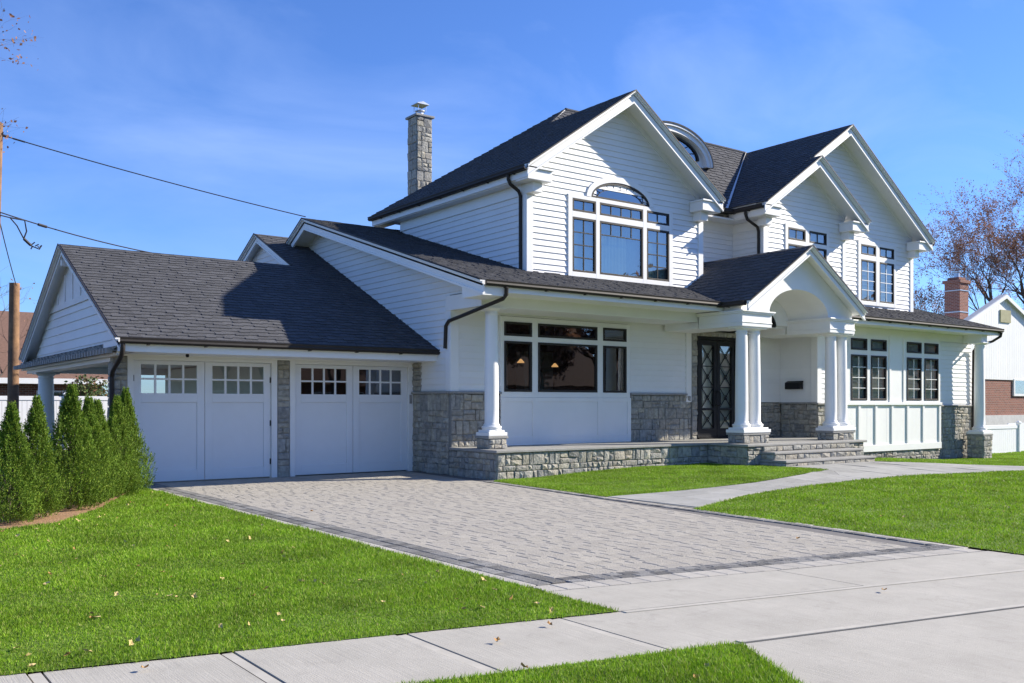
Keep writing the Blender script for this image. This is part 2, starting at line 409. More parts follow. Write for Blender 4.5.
# ------------------------------------------------------------------ terrain
def S(a, b, x):
    t = min(1, max(0, (x-a)/(b-a))); return t*t*(3-2*t)
def g(x, y): return .1*S(10.8, 13.2, y)*S(11.5, 15, x)*(1-S(21.5, 24.5, x)) - .22*S(23, 29, x)
def inside(x, y, poly):
    c = False; n = len(poly)
    for i in range(n):
        x0, y0 = poly[i]; x1, y1 = poly[(i+1) % n]
        if (y0 > y) != (y1 > y) and x < (x1-x0)*(y-y0)/(y1-y0)+x0: c = not c
    return c
def sheet(name, poly, dz, m, step=.6, edge=0, **props):
    """polygon draped over the terrain (triangulated, subdivided by fill), with a skirt"""
    import bmesh
    bm = bmesh.new()
    pts = []
    for i in range(len(poly)):
        a, b = Vector(poly[i]), Vector(poly[(i+1) % len(poly)]); k = max(1, int((b-a).length/step))
        pts += [a+(b-a)*j/k for j in range(k)]
    vs_ = [bm.verts.new((p.x, p.y, 0)) for p in pts]
    f = bm.faces.new(vs_); f.normal_update()
    if f.normal.z < 0: f.normal_flip()
    xs = [p.x for p in pts]; ys = [p.y for p in pts]
    if max(xs) > 11 and max(xs) < 200:
        x = max(min(xs), 11)
        while x < max(xs):
            x += 1.0
            bmesh.ops.bisect_plane(bm, geom=bm.verts[:]+bm.edges[:]+bm.faces[:], plane_co=(x,0,0), plane_no=(1,0,0))
        y = 10.6
        while y < min(max(ys), 14):
            bmesh.ops.bisect_plane(bm, geom=bm.verts[:]+bm.edges[:]+bm.faces[:], plane_co=(0,y,0), plane_no=(0,1,0)); y += .5
    bmesh.ops.triangulate(bm, faces=bm.faces[:])
    if edge:
        r = bmesh.ops.extrude_face_region(bm, geom=bm.faces[:])
        low = [v for v in bm.verts if v not in r['geom']]
        for v in bm.verts: v.co.z = g(v.co.x, v.co.y)+dz
        for v in low: v.co.z -= edge
        bmesh.ops.recalc_face_normals(bm, faces=bm.faces[:])
    else:
        for v in bm.verts: v.co.z = g(v.co.x, v.co.y)+dz
    me = bpy.data.meshes.new(name); bm.to_mesh(me); bm.free(); me.materials.append(MAT[m])
    return link(name, me, None, **props)
ST = dict(kind='structure')
# far ground as a grid that follows the terrain near the house
xs = sorted(set([-900, -300, -100, -30, -10, 0, 5, 11] + [12+k for k in range(22)] + [36, 45, 60, 100, 300, 900]))
ys = sorted(set([-900, -300, -100, -40, -10, 0, 5, 10] + [10.5+.5*k for k in range(10)] + [18, 25, 40, 60, 100, 300, 900]))
gm = MB(); gm.v = [(x, y, g(x, y)-.045) for y in ys for x in xs]
nx = len(xs); gm.f = [(j*nx+i, j*nx+i+1, (j+1)*nx+i+1, (j+1)*nx+i) for j in range(len(ys)-1) for i in range(nx-1)]
gm.build('ground', 'soil', **ST)
def sw_back(x): return 6.17-.2194*x
def sw_front(x): return 5.0-.2165*x
sheet('street', [(-120, 22.5), (-120, 32-7.2-6.8), (160, -45), (160, -36.2)], -.03, 'asphalt', step=50, **ST)
# concrete: sidewalk slabs, driveway apron
def slab(name, poly, z, edge=.05): return sheet(name, poly, z, 'concrete', step=3, edge=edge, **ST)
joints = [-9, -7.9, -6.8, -5.7, -4.6, -3.5, -2.4, -1.25, -.12, .98, 2.02, 3.12, 4.25, 9.85, 11, 12.1, 13.2, 14.3, 15.4, 16.5, 17.6, 18.7]
for a, b in zip(joints[:-1], joints[1:]):
    a1, b1 = a+(.045 if a <= 4.3 else .012), b-(.045 if b <= 4.3 else .012)
    slab('sidewalk', [(a1, sw_front(a1)+.012), (b1, sw_front(b1)+.012), (b1, sw_back(b1)-.012), (a1, sw_back(a1)-.012)], .006 + .002*((int(a*10)) % 3))
jb = MB()
for x in joints[1:13]:                                           # the troweled band inside each double joint
    jb.prism([(x-.033, sw_front(x)+.012, .004), (x+.033, sw_front(x)+.012, .004), (x+.033, sw_back(x)-.012, .004), (x-.033, sw_back(x)-.012, .004)], (0, 0, -.05))
jb = jb
for x0, x1, fn, o in ((4.78, 9.84, sw_back, -.07), (4.78, 9.84, sw_front, .012)):     # troweled edge bands along the drive
    jb.prism([(x0, fn(x0)+o, .0125), (x1, fn(x1)+o, .0125), (x1, fn(x1)+o+.055, .0125), (x0, fn(x0)+o+.055, .0125)], (0, 0, -.05))
jb.build('sidewalk_joint_band', 'smooth_concrete', **ST)
def front_edge(x): return 5.985-.2105*(x-4.9)                     # paver field's street edge
def right_edge(y): return 9.83+(10.9-9.83)*S(4.5, 13.5, y) if y > 4.9 else 9.83
slab('driveway_apron', [(4.76, sw_back(4.76)+.012), (7.11, sw_back(7.11)+.012), (7.11, front_edge(7.11)-.004), (4.76, front_edge(4.76)-.004)], .008)
slab('driveway_apron', [(7.13, sw_back(7.13)+.012), (9.86, sw_back(9.86)+.012), (9.86, front_edge(9.86)-.004), (7.13, front_edge(7.13)-.004)], .006)
slab('driveway_apron', [(3.38, 1.6), (9.9, .6), (9.9, sw_front(9.9)-.012), (4.76, sw_front(4.76)-.012), (4.32, 3.22)], .007)
# driveway pavers
rr = random.Random(3)
DRV = [(4.76, front_edge(4.76)), (9.85, front_edge(9.85)), (10.16, 7.5), (10.42, 11.2), (10.75, 15.2), (10.97, 15.4), (10.97, 18.78), (4.76, 18.78)]
sheet('driveway', DRV, .003, 'sand', step=2, **ST)
def pave(name, tiles, m, z, gap=.003, bev=.006, conv=None):
    mb = MB()
    for q in tiles:
        if conv:
            q = clip_to(q, conv)
            if len(q) < 3: continue
        q = ccw(q); c = (sum(p[0] for p in q)/len(q), sum(p[1] for p in q)/len(q)); n = len(q)
        def ins(p, d):
            vx, vy = c[0]-p[0], c[1]-p[1]; l = math.hypot(vx, vy) or 1; return (p[0]+vx/l*d, p[1]+vy/l*d)
        dz = rr.uniform(-.0015, .0015)
        lo = [(*ins(p, gap*1.3), z-.012) for p in q]; md = [(*ins(p, gap*1.3), z-.005+dz) for p in q]; hi = [(*ins(p, gap*1.3+bev*1.3), z+dz) for p in q]
        fs = [tuple(range(2*n, 3*n))] + [(i, (i+1) % n, n+(i+1) % n, n+i) for i in range(n)] + [(n+i, n+(i+1) % n, 2*n+(i+1) % n, 2*n+i) for i in range(n)]
        mb.add(lo+md+hi, fs)
    return mb.build(name, m, **ST)
fld = [(5.2, front_edge(5.2)+.5), (9.66, front_edge(9.66)+.5), (9.96, 7.5), (10.22, 11.2), (10.55, 15.2), (10.96, 18.74), (5.2, 18.74)]
tiles = []; y = 5.0; k = 0
while y < 18.8:
    h = (.15, .15, .225)[k % 3] ; k += 1; x = 5.0-rr.random()*.3
    while x < 11:
        w = rr.choice((.15, .225, .225, .30, .30)); tiles.append([(x, y), (x+w, y), (x+w, y+h), (x, y+h)]); x += w
    y += h
pave('paver_field', tiles, 'paver', .012, conv=fld)
tiles = []
for cx0, cx1 in ((4.88, 5.03), (5.04, 5.19)):                     # dark double row along the left edge
    y = front_edge(4.9)+.26
    while y < 18.7: h = rr.uniform(.13, .19); tiles.append([(cx0, y), (cx1, y), (cx1, y+h), (cx0, y+h)]); y += h
for r0, r1 in ((.25, .37), (.375, .495)):                         # dark double row along the street edge
    x = 5.2
    while x < 9.72:
        w = rr.uniform(.13, .19); tiles.append([(x, front_edge(x)+r0), (x+w, front_edge(x+w)+r0), (x+w, front_edge(x+w)+r1), (x, front_edge(x)+r1)]); x += w
def redge(y):
    p = [(4.5, 9.80), (7.5, 10.16), (11.2, 10.42), (15.2, 10.75), (18.8, 11.1)]
    for (a, xa), (b, xb) in zip(p[:-1], p[1:]):
        if y <= b: return xa+(xb-xa)*(y-a)/(b-a)
    return 10.96
y = 5.25
while y < 15.2:
    h = rr.uniform(.13, .19); tiles.append([(redge(y)-.205, y), (redge(y)-.098, y), (redge(y+h)-.098, y+h), (redge(y+h)-.205, y+h)]); y += h
pave('dark_paver_border', tiles, 'dark_paver', .016)
tiles = []
y = front_edge(4.8)+.25
while y < 18.6: tiles.append([(4.765, y), (4.875, y), (4.875, y+.6), (4.765, y+.6)]); y += .6
x = 4.78
while x < 9.7: tiles.append([(x, front_edge(x)+.004), (x+.2, front_edge(x+.2)+.004), (x+.2, front_edge(x+.2)+.245), (x, front_edge(x)+.245)]); x += .2
y = 5.15
while y < 15.0: tiles.append([(redge(y)-.095, y), (redge(y), y), (redge(y+.3), y+.3), (redge(y+.3)-.095, y+.3)]); y += .3
pave('pale_paver_border', tiles, 'pale_paver', .014)
# bluestone front walk
WALK = [(10.99, 9.9), (12.6, 10.4), (14.2, 10.74), (16.24, 11.03), (18.38, 11.06), (19.64, 10.9), (21, 10.6), (24, 10.0), (40, 8.5), (40, 9.4), (24.07, 11.16), (22.75, 12.08), (21.39, 12.87), (21.2, 14.1), (17.6, 14.1), (17.8, 12.6), (16.6, 12.15), (14.54, 11.66), (12.6, 11.5), (11.3, 11.48), (10.45, 11.5), (10.36, 9.5)]
sheet('front_walk', WALK, .012, 'mortar', step=.7, **ST)
def walk_pt(x, s):     # s 0..1 across
    fr_ = np.interp(x, [10.4, 12.6, 14.2, 16.24, 18.38, 19.64, 21, 24, 40], [9.5, 10.4, 10.74, 11.03, 11.06, 10.9, 10.6, 10.0, 8.5])
    bk_ = np.interp(x, [10.4, 12.6, 14.54, 16.6, 17.6, 17.75, 21.2, 21.45, 22.75, 24.07, 40], [11.5, 11.5, 11.66, 12.15, 12.5, 13.45, 13.45, 12.9, 12.08, 11.16, 9.4])
    return fr_+(bk_-fr_)*s
wb = MB(); x = 10.45; k = 0
while x < 36:
    w = rr.uniform(.5, .95); cuts = [0, .5, 1] if k % 2 else [0, .33, .68, 1]; k += 1
    for s0, s1 in zip(cuts[:-1], cuts[1:]):
        q = [(x+.005, walk_pt(x+.005, s0)+.005), (x+w-.005, walk_pt(x+w-.005, s0)+.005), (x+w-.005, walk_pt(x+w-.005, s1)-.005), (x+.005, walk_pt(x+.005, s1)-.005)]
        wb.prism([(a, b, g(a, b)+.022) for a, b in q], (0, 0, -.02))
    x += w
wb.build('walk_paving', 'bluestone', **ST)

# lawns: turf sheet + real blades
LAWN_L = [(-14, sw_back(-14)-.008), (4.76, sw_back(4.76)-.008), (4.765, 17.9), (4.3, 17.0), (3.2, 14.5), (2.45, 13.2), (1.76, 12.9), (-14, 11.5)]
LAWN_S = [(10.70, 15.1), (10.63, 14.2), (10.42, 11.5), (12.6, 11.54), (14.54, 11.72), (16.6, 12.2), (17.95, 12.5), (17.75, 13.05), (17.6, 13.4), (17.6, 14.12), (17.2, 14.14), (17.2, 15.36), (11.03, 15.36)]
LAWN_R = [(9.84, sw_back(9.84)-.008), (20, sw_back(20)-.008), (44, sw_back(44)-.008), (44, 8.0), (40, 8.4), (24, 9.95), (21, 10.55), (19.64, 10.86), (18.38, 11.02), (16.24, 10.98), (14.2, 10.68), (12.6, 10.34), (11.0, 9.72), (10.22, 9.4), (10.11, 7.5)]
LAWN_B = [(21.3, 13.6), (21.45, 12.95), (22.8, 12.14), (24.1, 11.24), (40, 9.5), (44, 9.2), (44, 18.5), (31.0, 18.5), (31.0, 15.62), (22.9, 15.7), (22.0, 15.6), (22.0, 14.1), (21.35, 14.1)]
LAWN_P = [(-14, sw_front(-14)+.018), (4.68, sw_front(4.68)+.018), (4.74, 3.94), (4.34, 3.22), (3.4, 1.6), (-14, 5.4)]
sheet('lawn', LAWN_L, .013, 'turf', **ST); sheet('lawn', LAWN_S, .018, 'turf', **ST)
sheet('lawn', LAWN_R, .0135, 'turf', **ST); sheet('lawn', LAWN_B, .016, 'turf', **ST); sheet('lawn', LAWN_P, .0128, 'turf', **ST)
sheet('mulch_bed', [(-14, 11.4), (1.76, 12.8), (2.45, 13.1), (3.2, 14.4), (4.35, 16.8), (4.9, 18.2), (4.45, 18.7), (3, 18.7), (-14, 15)], .006, 'mulch', **ST)
def blades(name, poly, dens, h, w, seed, near=0.0, xmax=None, ymax=None, xmin=None):
    """grass blades: one bent triangle pair each, denser near the camera"""
    q = np.random.default_rng(seed); px = np.array([p[0] for p in poly]); py = np.array([p[1] for p in poly])
    x0, x1, y0, y1 = px.min(), px.max(), py.min(), py.max()
    if xmax: x1 = min(x1, xmax)
    if ymax: y1 = min(y1, ymax)
    if xmin is not None: x0 = max(x0, xmin)
    n = int((x1-x0)*(y1-y0)*dens)
    x = q.uniform(x0, x1, n); y = q.uniform(y0, y1, n)
    ins = np.zeros(n, bool); m = len(poly)
    for i in range(m):
        ax, ay = poly[i]; bx, by = poly[(i+1) % m]
        c = ((ay > y) != (by > y)); den = (by-ay) if by != ay else 1e-9
        ins ^= c & (x < (bx-ax)*(y-ay)/den+ax)
    d = .594*x+.805*y; lat = .805*x-.594*y
    keep = ins & (d > 1.5) & (np.abs(lat) < d*.85+2.5)
    if near: keep &= q.random(n) < np.clip((near/np.maximum(d, .1))**1.6, .12, 1)
    x, y, d = x[keep], y[keep], d[keep]; n = len(x)
    x = x+q.normal(size=n)*.014; y = y+q.normal(size=n)*.014
    sx = np.sin(x*3.1+np.sin(y*2.3)*1.7)+np.sin(y*4.3+x*1.3)                # clumps
    ii = np.clip(.75+.12*sx, .45, 1.1)
    sc_ = np.clip((d/near)**.75, 1, 3.0) if near else np.ones(n)
    hh = h*ii*q.uniform(.55, 1.25, n)*np.minimum(sc_, 1.5); ww = w*q.uniform(.6, 1.3, n)*sc_
    th_ = q.uniform(0, 2*np.pi, n); le = q.uniform(.1, .8, n)*hh; la = q.uniform(0, 2*np.pi, n)
    z = np.array([g(a, b) for a, b in zip(x, y)])+.008
    dx, dy = np.cos(th_)*ww/2, np.sin(th_)*ww/2; lx, ly = np.cos(la)*le, np.sin(la)*le
    V = np.empty((n, 5, 3))
    V[:, 0] = np.stack([x-dx, y-dy, z], 1); V[:, 1] = np.stack([x+dx, y+dy, z], 1)
    V[:, 2] = np.stack([x+dx*.8+lx*.4, y+dy*.8+ly*.4, z+hh*.6], 1); V[:, 3] = np.stack([x-dx*.8+lx*.4, y-dy*.8+ly*.4, z+hh*.6], 1)
    V[:, 4] = np.stack([x+lx, y+ly, z+hh], 1)
    me = bpy.data.meshes.new(name); me.vertices.add(n*5); me.vertices.foreach_set('co', V.ravel())
    b = (np.arange(n)*5)[:, None]
    loops = np.concatenate([b+np.array([0, 1, 2, 3]), b+np.array([3, 2, 4])], 1).ravel()
    me.loops.add(n*7); me.loops.foreach_set('vertex_index', loops.astype(np.int32))
    me.polygons.add(n*2)
    st = np.stack([np.arange(n)*7, np.arange(n)*7+4], 1).ravel(); me.polygons.foreach_set('loop_start', st.astype(np.int32))
    me.update(calc_edges=True); me.validate(); me.materials.append(MAT['grass'])
    o = link(name, me, kind='stuff'); return o
tag(blades('grass', LAWN_L, 9500, .034, .0055, 1, near=6.5, xmin=-7), 'short green lawn grass between the arborvitae hedge, driveway and sidewalk', 'grass')
tag(blades('grass', LAWN_P, 11000, .042, .005, 2, xmin=1.5), 'wedge of green grass between the sidewalk and the street in the foreground', 'grass')
tag(blades('grass', LAWN_R, 3200, .038, .009, 3, near=11, xmax=34), 'bright green front lawn between the curving walk and the sidewalk', 'grass')
tag(blades('grass', LAWN_S, 3800, .045, .009, 4), 'small green lawn strip in front of the low stone terrace wall', 'grass')
tag(blades('grass', LAWN_B, 1600, .045, .013, 5, xmax=36, ymax=16.5), 'narrow green lawn strip under the right wing windows behind the walk', 'grass')

# ------------------------------------------------------------------ THE HOUSE
H = thing('house', (18, 17, 0), 'large white clapboard house with dark shingle roofs, columned portico and two garage doors', 'house')
W = (-1, 0, 0); F = (0, -1, 0)
X1, Y1 = 11.0, 17.15
def roofz(y): return 4.0+.30*(y-15.1)

def slope(name, axis, h0, z0, h1, z1, d0, d1, seed, deck=.10, over=0, poly=None):
    """one roof slope: eave at horizontal h0, ridge at h1, running from depth d0 to d1. axis 'x': h is X and depth is Y; 'y' the reverse."""
    def P(h, d, z): return Vector((h, d, z)) if axis == 'x' else Vector((d, h, z))
    e = .03/abs(h1-h0); ha, za = h0+(h1-h0)*e, z0+(z1-z0)*e
    mb = MB(); mb.prism([P(ha, d0, za-.012), P(h1, d0, z1-.012), P(h1, d0, z1-deck), P(ha, d0, za-deck)], P(0, d1-d0, 0))
    dk = mb.build(name, 'trim', H)
    l = math.hypot(h1-h0, z1-z0); v = (P(h1, 0, z1)-P(h0, 0, z0))/l; u = P(0, 1, 0)
    o = over
    shingles('shingles', P(h0, 0, z0)-v*o, u, v, poly or [(d0-.05, 0), (d1, 0), (d1, l+o), (d0-.05, l+o)], dk, seed)
    return dk
def rake(axis, h0, z0, h1, z1, d, s=1, depth=.30, parent=None, top=.006):
    """fascia, crown moulding and dark drip edge along one leg of a gable; s=+1 when depth grows away from the viewer"""
    def P(h, dd, z): return Vector((h, dd, z)) if axis == 'x' else Vector((dd, h, z))
    f = MB()
    f.prism([P(h0, d, z0-.014), P(h1, d, z1-.014), P(h1, d, z1-depth), P(h0, d, z0-depth)], P(0, .035*s, 0))
    f.prism([P(h0, d, z0-.014), P(h1, d, z1-.014), P(h1, d, z1-.040), P(h0, d, z0-.040)], P(0, -.085*s, 0))
    f.prism([P(h0, d, z0-.040), P(h1, d, z1-.040), P(h1, d, z1-.085), P(h0, d, z0-.085)], P(0, -.03*s, 0))
    f.prism([P(h0, d, z0-depth+.045), P(h1, d, z1-depth+.045), P(h1, d, z1-depth-.002), P(h0, d, z0-depth-.002)], P(0, -.02*s, 0))
    o = f.build('rake_board', 'trim', parent or H)
    e = MB(); e.prism([P(h0, d-.095*s, z0+top+.012), P(h1, d-.095*s, z1+top+.012), P(h1, d-.095*s, z1-.016), P(h0, d-.095*s, z0-.016)], P(0, .02*s, 0))
    e.build('drip_edge', 'bronze', o)
    return o
def gutter(p0, p1, inward, r=.062):
    """K-shaped gutter between two points; inward = unit vector towards the fascia"""
    p0, p1, i = Vector(p0), Vector(p1), Vector(inward); Z = Vector((0,0,1)); mb = MB()
    prof = [(0, 0), (-.09, 0), (-.125, .035), (-.118, .07), (-.13, .105), (-.118, .112), (-.1, .075), (-.105, .04), (-.085, .014), (-.012, .014), (-.012, .112), (0, .112)]
    vs_ = [p0+i*a+Z*b for a, b in prof]+[p1+i*a+Z*b for a, b in prof]; n = len(prof)
    mb.add(vs_, [(k, (k+1) % n, n+(k+1) % n, n+k) for k in range(n)]+[tuple(range(n)), tuple(range(2*n-1, n-1, -1))])
    L_ = (p1-p0).length; d = (p1-p0)/L_; k = .5
    while k < L_:                                               # hanger straps
        c = p0+d*k-i*.06+Z*-.006; mb.prism([c-d*.02-i*.05, c+d*.02-i*.05, c+d*.02+i*.05, c-d*.02+i*.05], Z*-.014); k += 1.05
    return mb.build('gutter', 'bronze', H)
def downspout(pts, r=.042):
    return MB().tube(pts, r, 10).build('downspout', 'bronze', H, smooth=True)

# --- walls and big siding faces -------------------------------------------------
core = MB()
core.box(11.25, 30.2, 22.5, 28.0, -.1, 4.2); core.box(13.2, 28.7, 23.0, 23.2, 4, 7)
core.build_parts('rear_wall', 'siding', H)
# west wall of the first floor (faces the garage)
siding('west_wall', (X1, 0, 0), (0, 1, 0), W, [[(17.15, 1.8), (24, 1.8), (24, 6.4), (17.15, roofz(17.15)-.1)], [(15.62, 3.92), (17.15, 3.92), (17.15, roofz(17.15)-.1), (15.62, roofz(15.62)-.1)],
       [(24, 1.8), (28, 1.8), (28, 4.4), (24, 6.4)]], H)
bw = MB(); bw.box(X1+.01, X1+.12, 17.2, 28, 0, 4.3); bw.prism([(X1+.01, 17.2, 4.3), (X1+.01, 28, 4.3), (X1+.01, 23.6, 6.4)], (.1, 0, 0)); bw.build_parts('wall_backing', 'siding', H)
stones('stone_veneer', (X1-.02, 0, 0), (0, 1, 0), W, [(17.2, 18.72, 0, 1.78)], H, 5)
stones('stone_veneer', (X1-.02, 0, 0), (0, 1, 0), W, [(18.36, 18.72, 1.84, 2.56)], H, 6)
# front wall left of the door, behind the porch
LW = (12.33, 16.25, 1.80, 3.46)
siding('front_wall', (0, Y1, 0), (1, 0, 0), F, [[(X1, 1.8), (18.35, 1.8), (18.35, 3.75), (X1, 3.75)]], H, [LW])
stones('stone_veneer', (0, Y1-.02, 0), (1, 0, 0), F, [(X1+.0, 12.32, .6, 1.77), (16.32, 18.52, .6, 1.77)], H, 8)
lg = MB(); lg.box(X1-.07, 12.32, Y1-.085, Y1+.05, 1.775, 1.825); lg.box(X1-.085, X1+.05, Y1+.051, 18.72, 1.778, 1.828); lg.box(16.32, 18.35, Y1-.085, Y1+.05, 1.775, 1.825)
lg.build_parts('stone_ledge', 'cap_stone', H, bevel=.008)
ct = MB(); ct.box(X1-.035, X1+.18, Y1-.045, Y1, 1.826, 3.75); ct.box(X1-.037, X1-.002, Y1, Y1+.16, 1.83, 3.75)
ct.box(18.34, 18.54, Y1-.045, Y1+.02, 1.6, 3.6)
ct.build_parts('corner_board', 'trim', H, bevel=.006)

# --- generic windows ------------------------------------------------------------
def pane(pts, glass, parent, name='pane'):
    """a thin sheet of glass: one surface, facing the street"""
    n = (Vector(pts[1])-Vector(pts[0])).cross(Vector(pts[2])-Vector(pts[0]))
    if n.y > 0: pts = pts[::-1]
    return MB().add(pts, [tuple(range(len(pts)))]).build(name, glass, parent)
def window(x0, x1, z0, z1, y, cols, rows, glass='glass', top_only=None, mat_m='bronze', parent=None, mw=.022, fr=.05):
    f = MB(); a = .055
    f.box(x0, x0+fr, y-.035, y+.06, z0, z1); f.box(x1-fr, x1, y-.035, y+.06, z0, z1)
    f.box(x0+fr, x1-fr, y-.034, y+.06, z0, z0+fr); f.box(x0+fr, x1-fr, y-.034, y+.06, z1-fr, z1)
    fo = f.build('window', 'bronze', parent or H, bevel=.004)
    pane([(x0+fr*.7, y, z0+fr*.7), (x1-fr*.7, y, z0+fr*.7), (x1-fr*.7, y, z1-fr*.7), (x0+fr*.7, y, z1-fr*.7)], glass, fo)
    m = MB(); zz0 = z0 if top_only is None else top_only
    for c in range(1, cols):
        xx = x0+fr+(x1-x0-2*fr)*c/cols; m.box(xx-mw/2, xx+mw/2, y-.016, y-.002, zz0+fr*.5, z1-fr)
    for r in range(1, rows):
        z_ = zz0+fr+(z1-zz0-2*fr)*r/rows; m.box(x0+fr, x1-fr, y-.018, y-.0025, z_-mw/2, z_+mw/2)
    if top_only is not None: m.box(x0+fr, x1-fr, y-.018, y-.0025, top_only-mw/2, top_only+mw/2)
    if m.v: m.build('muntin', mat_m, fo)
    return fo
def room(x0, x1, y0, y1, z0, z1, wall, parent=None, floor='wood_floor'):
    b = MB(); t = .06
    b.box(x0-t, x0, y0, y1, z0, z1); b.box(x1, x1+t, y0, y1, z0, z1); b.box(x0-t, x1+t, y1, y1+t, z0, z1); b.box(x0-t, x1+t, y0, y1, z1, z1+t)
    o = b.build('interior_wall', wall, H)
    MB().box(x0-t, x1+t, y0, y1, z0-t, z0).build('interior_floor', floor, o)
    return o
def casing(x0, x1, z0, z1, y, xb, zb, w=.09, d=.03, parent=None, sill=True):
    """flat white boards round a grid of openings. xb: list of (x0,x1) openings, zb: list of (z0,z1) openings"""
    c = MB(); X = [x0]+[v for p in xb for v in p]+[x1]; Zs = [z0]+[v for p in zb for v in p]+[z1]
    for i in range(0, len(X), 2): c.box(X[i], X[i+1], y-d, y+.05, z0, z1)
    for i in range(0, len(X)-2, 2):
        for j in range(0, len(Zs), 2): c.box(X[i+1], X[i+2], y-d+.001, y+.05, Zs[j], Zs[j+1])
    return c.build('window_casing', 'trim', H, bevel=.004)
# living room window group with panels below
xb = [(12.40, 13.19), (13.37, 15.20), (15.39, 16.17)]; zb = [(1.83, 2.98), (3.10, 3.42)]
casing(12.30, 16.30, 1.70, 3.54, Y1-.03, xb, zb, d=.02)
for i, (a, b) in enumerate(xb):
    window(a, b, *zb[0], Y1-.03, 1, 1, 'glass'); window(a, b, *zb[1], Y1-.03, 1, 1, 'glass')
pn = MB(); pn.box(12.30, 16.32, Y1-.045, Y1+.05, .6, 1.699)
for a, b in ((12.302, 12.42), (13.2, 13.36), (15.21, 15.38), (16.2, 16.318)): pn.box(a, b, Y1-.066, Y1-.045, .6, 1.698)
for a, b in ((12.42, 13.2), (13.36, 15.21), (15.38, 16.2)): pn.box(a, b, Y1-.065, Y1-.045, .6, .80); pn.box(a, b, Y1-.064, Y1-.045, 1.60, 1.697)
pn.build_parts('wall_panel', 'trim', H, bevel=.005)
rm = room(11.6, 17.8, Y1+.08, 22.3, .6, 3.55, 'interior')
for lx, ly, lz in ((12.75, 19.2, 2.62), (14.6, 19.4, 2.62), (15.9, 19.6, 2.55)):
    t = MB(); t.lathe(lx, ly, [(.02, lz+.10), (.09, lz+.02), (.10, lz), (.02, lz)], 14); lp = t.build('pendant_lamp', 'lamp_glow', H)
    MB().tube([(lx, ly, lz+.12), (lx, ly, 3.54)], .008, 5).build('lamp_rod', 'iron', lp)
fu = MB(); fu.box(13.3, 14.6, 21.0, 21.5, .6, 1.5); fu.box(15.2, 15.28, 20.9, 22.2, .6, 3.2); fu.box(12.0, 12.7, 20.5, 22.0, .6, 2.3); fu.box(16.6, 17.7, 21.9, 22.28, 1.2, 3.1)
fu.build_parts('cabinet', 'interior_pale', H)

# --- porch: terrace, columns, beam, ceiling, eave -------------------------------------
TZ = .61; WX_ = 22.35
tf = MB(); tf.box(X1+.02, 17.3, 15.45, Y1, 0, TZ-.06); tf.box(17.3, 21.9, 14.24, Y1+.05, 0, TZ-.06); tf.box(21.9, WX_, 15.5, Y1+.05, 0, TZ-.06); tf.build('terrace_base', 'mortar', H)
stones('terrace_wall', (0, 15.43, 0), (1, 0, 0), F, [(X1, 17.27, -.02, TZ-.06)], H, 11, hmin=.12, hmax=.26)
stones('terrace_wall', (X1, 0, 0), (0, 1, 0), W, [(15.42, 17.18, -.02, TZ-.06)], H, 12, hmin=.12, hmax=.26)
stones('terrace_wall', (17.27, 0, 0), (0, 1, 0), W, [(14.21, 15.42, -.02, TZ-.06)], H, 13)
stones('terrace_wall', (0, 14.21, 0), (1, 0, 0), F, [(17.27, 17.78, 0, TZ-.06), (21.2, 21.9, 0, TZ-.06)], H, 14)
cp = MB(); cp.box(X1-.06, 17.2, 15.36, Y1-.01, TZ-.058, TZ); cp.box(17.2, 21.97, 14.14, Y1-.008, TZ-.056, TZ+.001); cp.box(21.97, WX_, 15.4, Y1-.008, TZ-.054, TZ+.002)
cp.build('terrace_paving', 'cap_stone', H, bevel=.012)
st = []
for i, (yf, zt) in enumerate(((13.81, .43), (13.46, .25))):
    x0, x1 = 17.72-.05*i, 21.22+.04*i
    b_ = MB(); b_.box(x0, x1, yf-.03, 14.21, zt-.055, zt); so = b_.build('step', 'cap_stone', H, bevel=.012)
    stones('riser', (x0+.02, 0, 0), (0, 1, 0), W, [(yf+.01, 14.2, zt-.19, zt-.057)], so, 26+i, hmin=.12, hmax=.14, wmin=.15, wmax=.35)
    stones('riser', (0, yf+.01, 0), (1, 0, 0), F, [(x0+.02, x1-.02, zt-.19, zt-.057)], so, 20+i, hmin=.12, hmax=.14, wmin=.2, wmax=.5)
    MB().box(x0+.02, x1-.02, yf+.05, 14.19, -.05, zt-.058).build('step_core', 'cap_stone', so)
stones('terrace_wall', (21.9, 0, 0), (0, 1, 0), (1, 0, 0), [(14.21, 15.5, -.05, TZ-.06)], H, 15)
stones('riser', (0, 14.16, 0), (1, 0, 0), F, [(17.78, 21.2, .43, TZ-.058)], H, 23, hmin=.1, hmax=.12, wmin=.2, wmax=.5)
def column(cx, cy, z0, z1, r=.152, n=28):
    prof = [(r+.055, z0), (r+.055, z0+.035), (r+.065, z0+.06), (r+.055, z0+.085), (r+.022, z0+.095), (r+.022, z0+.115), (r+.006, z0+.14)]
    for k in range(9):
        t = k/8; prof.append((r*(1-.14*t*t), z0+.15+(z1-z0-.30)*t))
    rt = r*.86
    prof += [(rt+.018, z1-.145), (rt+.018, z1-.125), (rt, z1-.12), (rt, z1-.075), (rt+.03, z1-.065), (rt+.05, z1-.04), (rt+.055, z1-.035)]
    c = MB().lathe(cx, cy, prof, n).build('porch_column', 'trim', H, smooth=True)
    q = r+.07; b = MB(); b.box(cx-q, cx+q, cy-q, cy+q, z1-.035, z1); b.build('abacus', 'trim', c, bevel=.004)
    return c
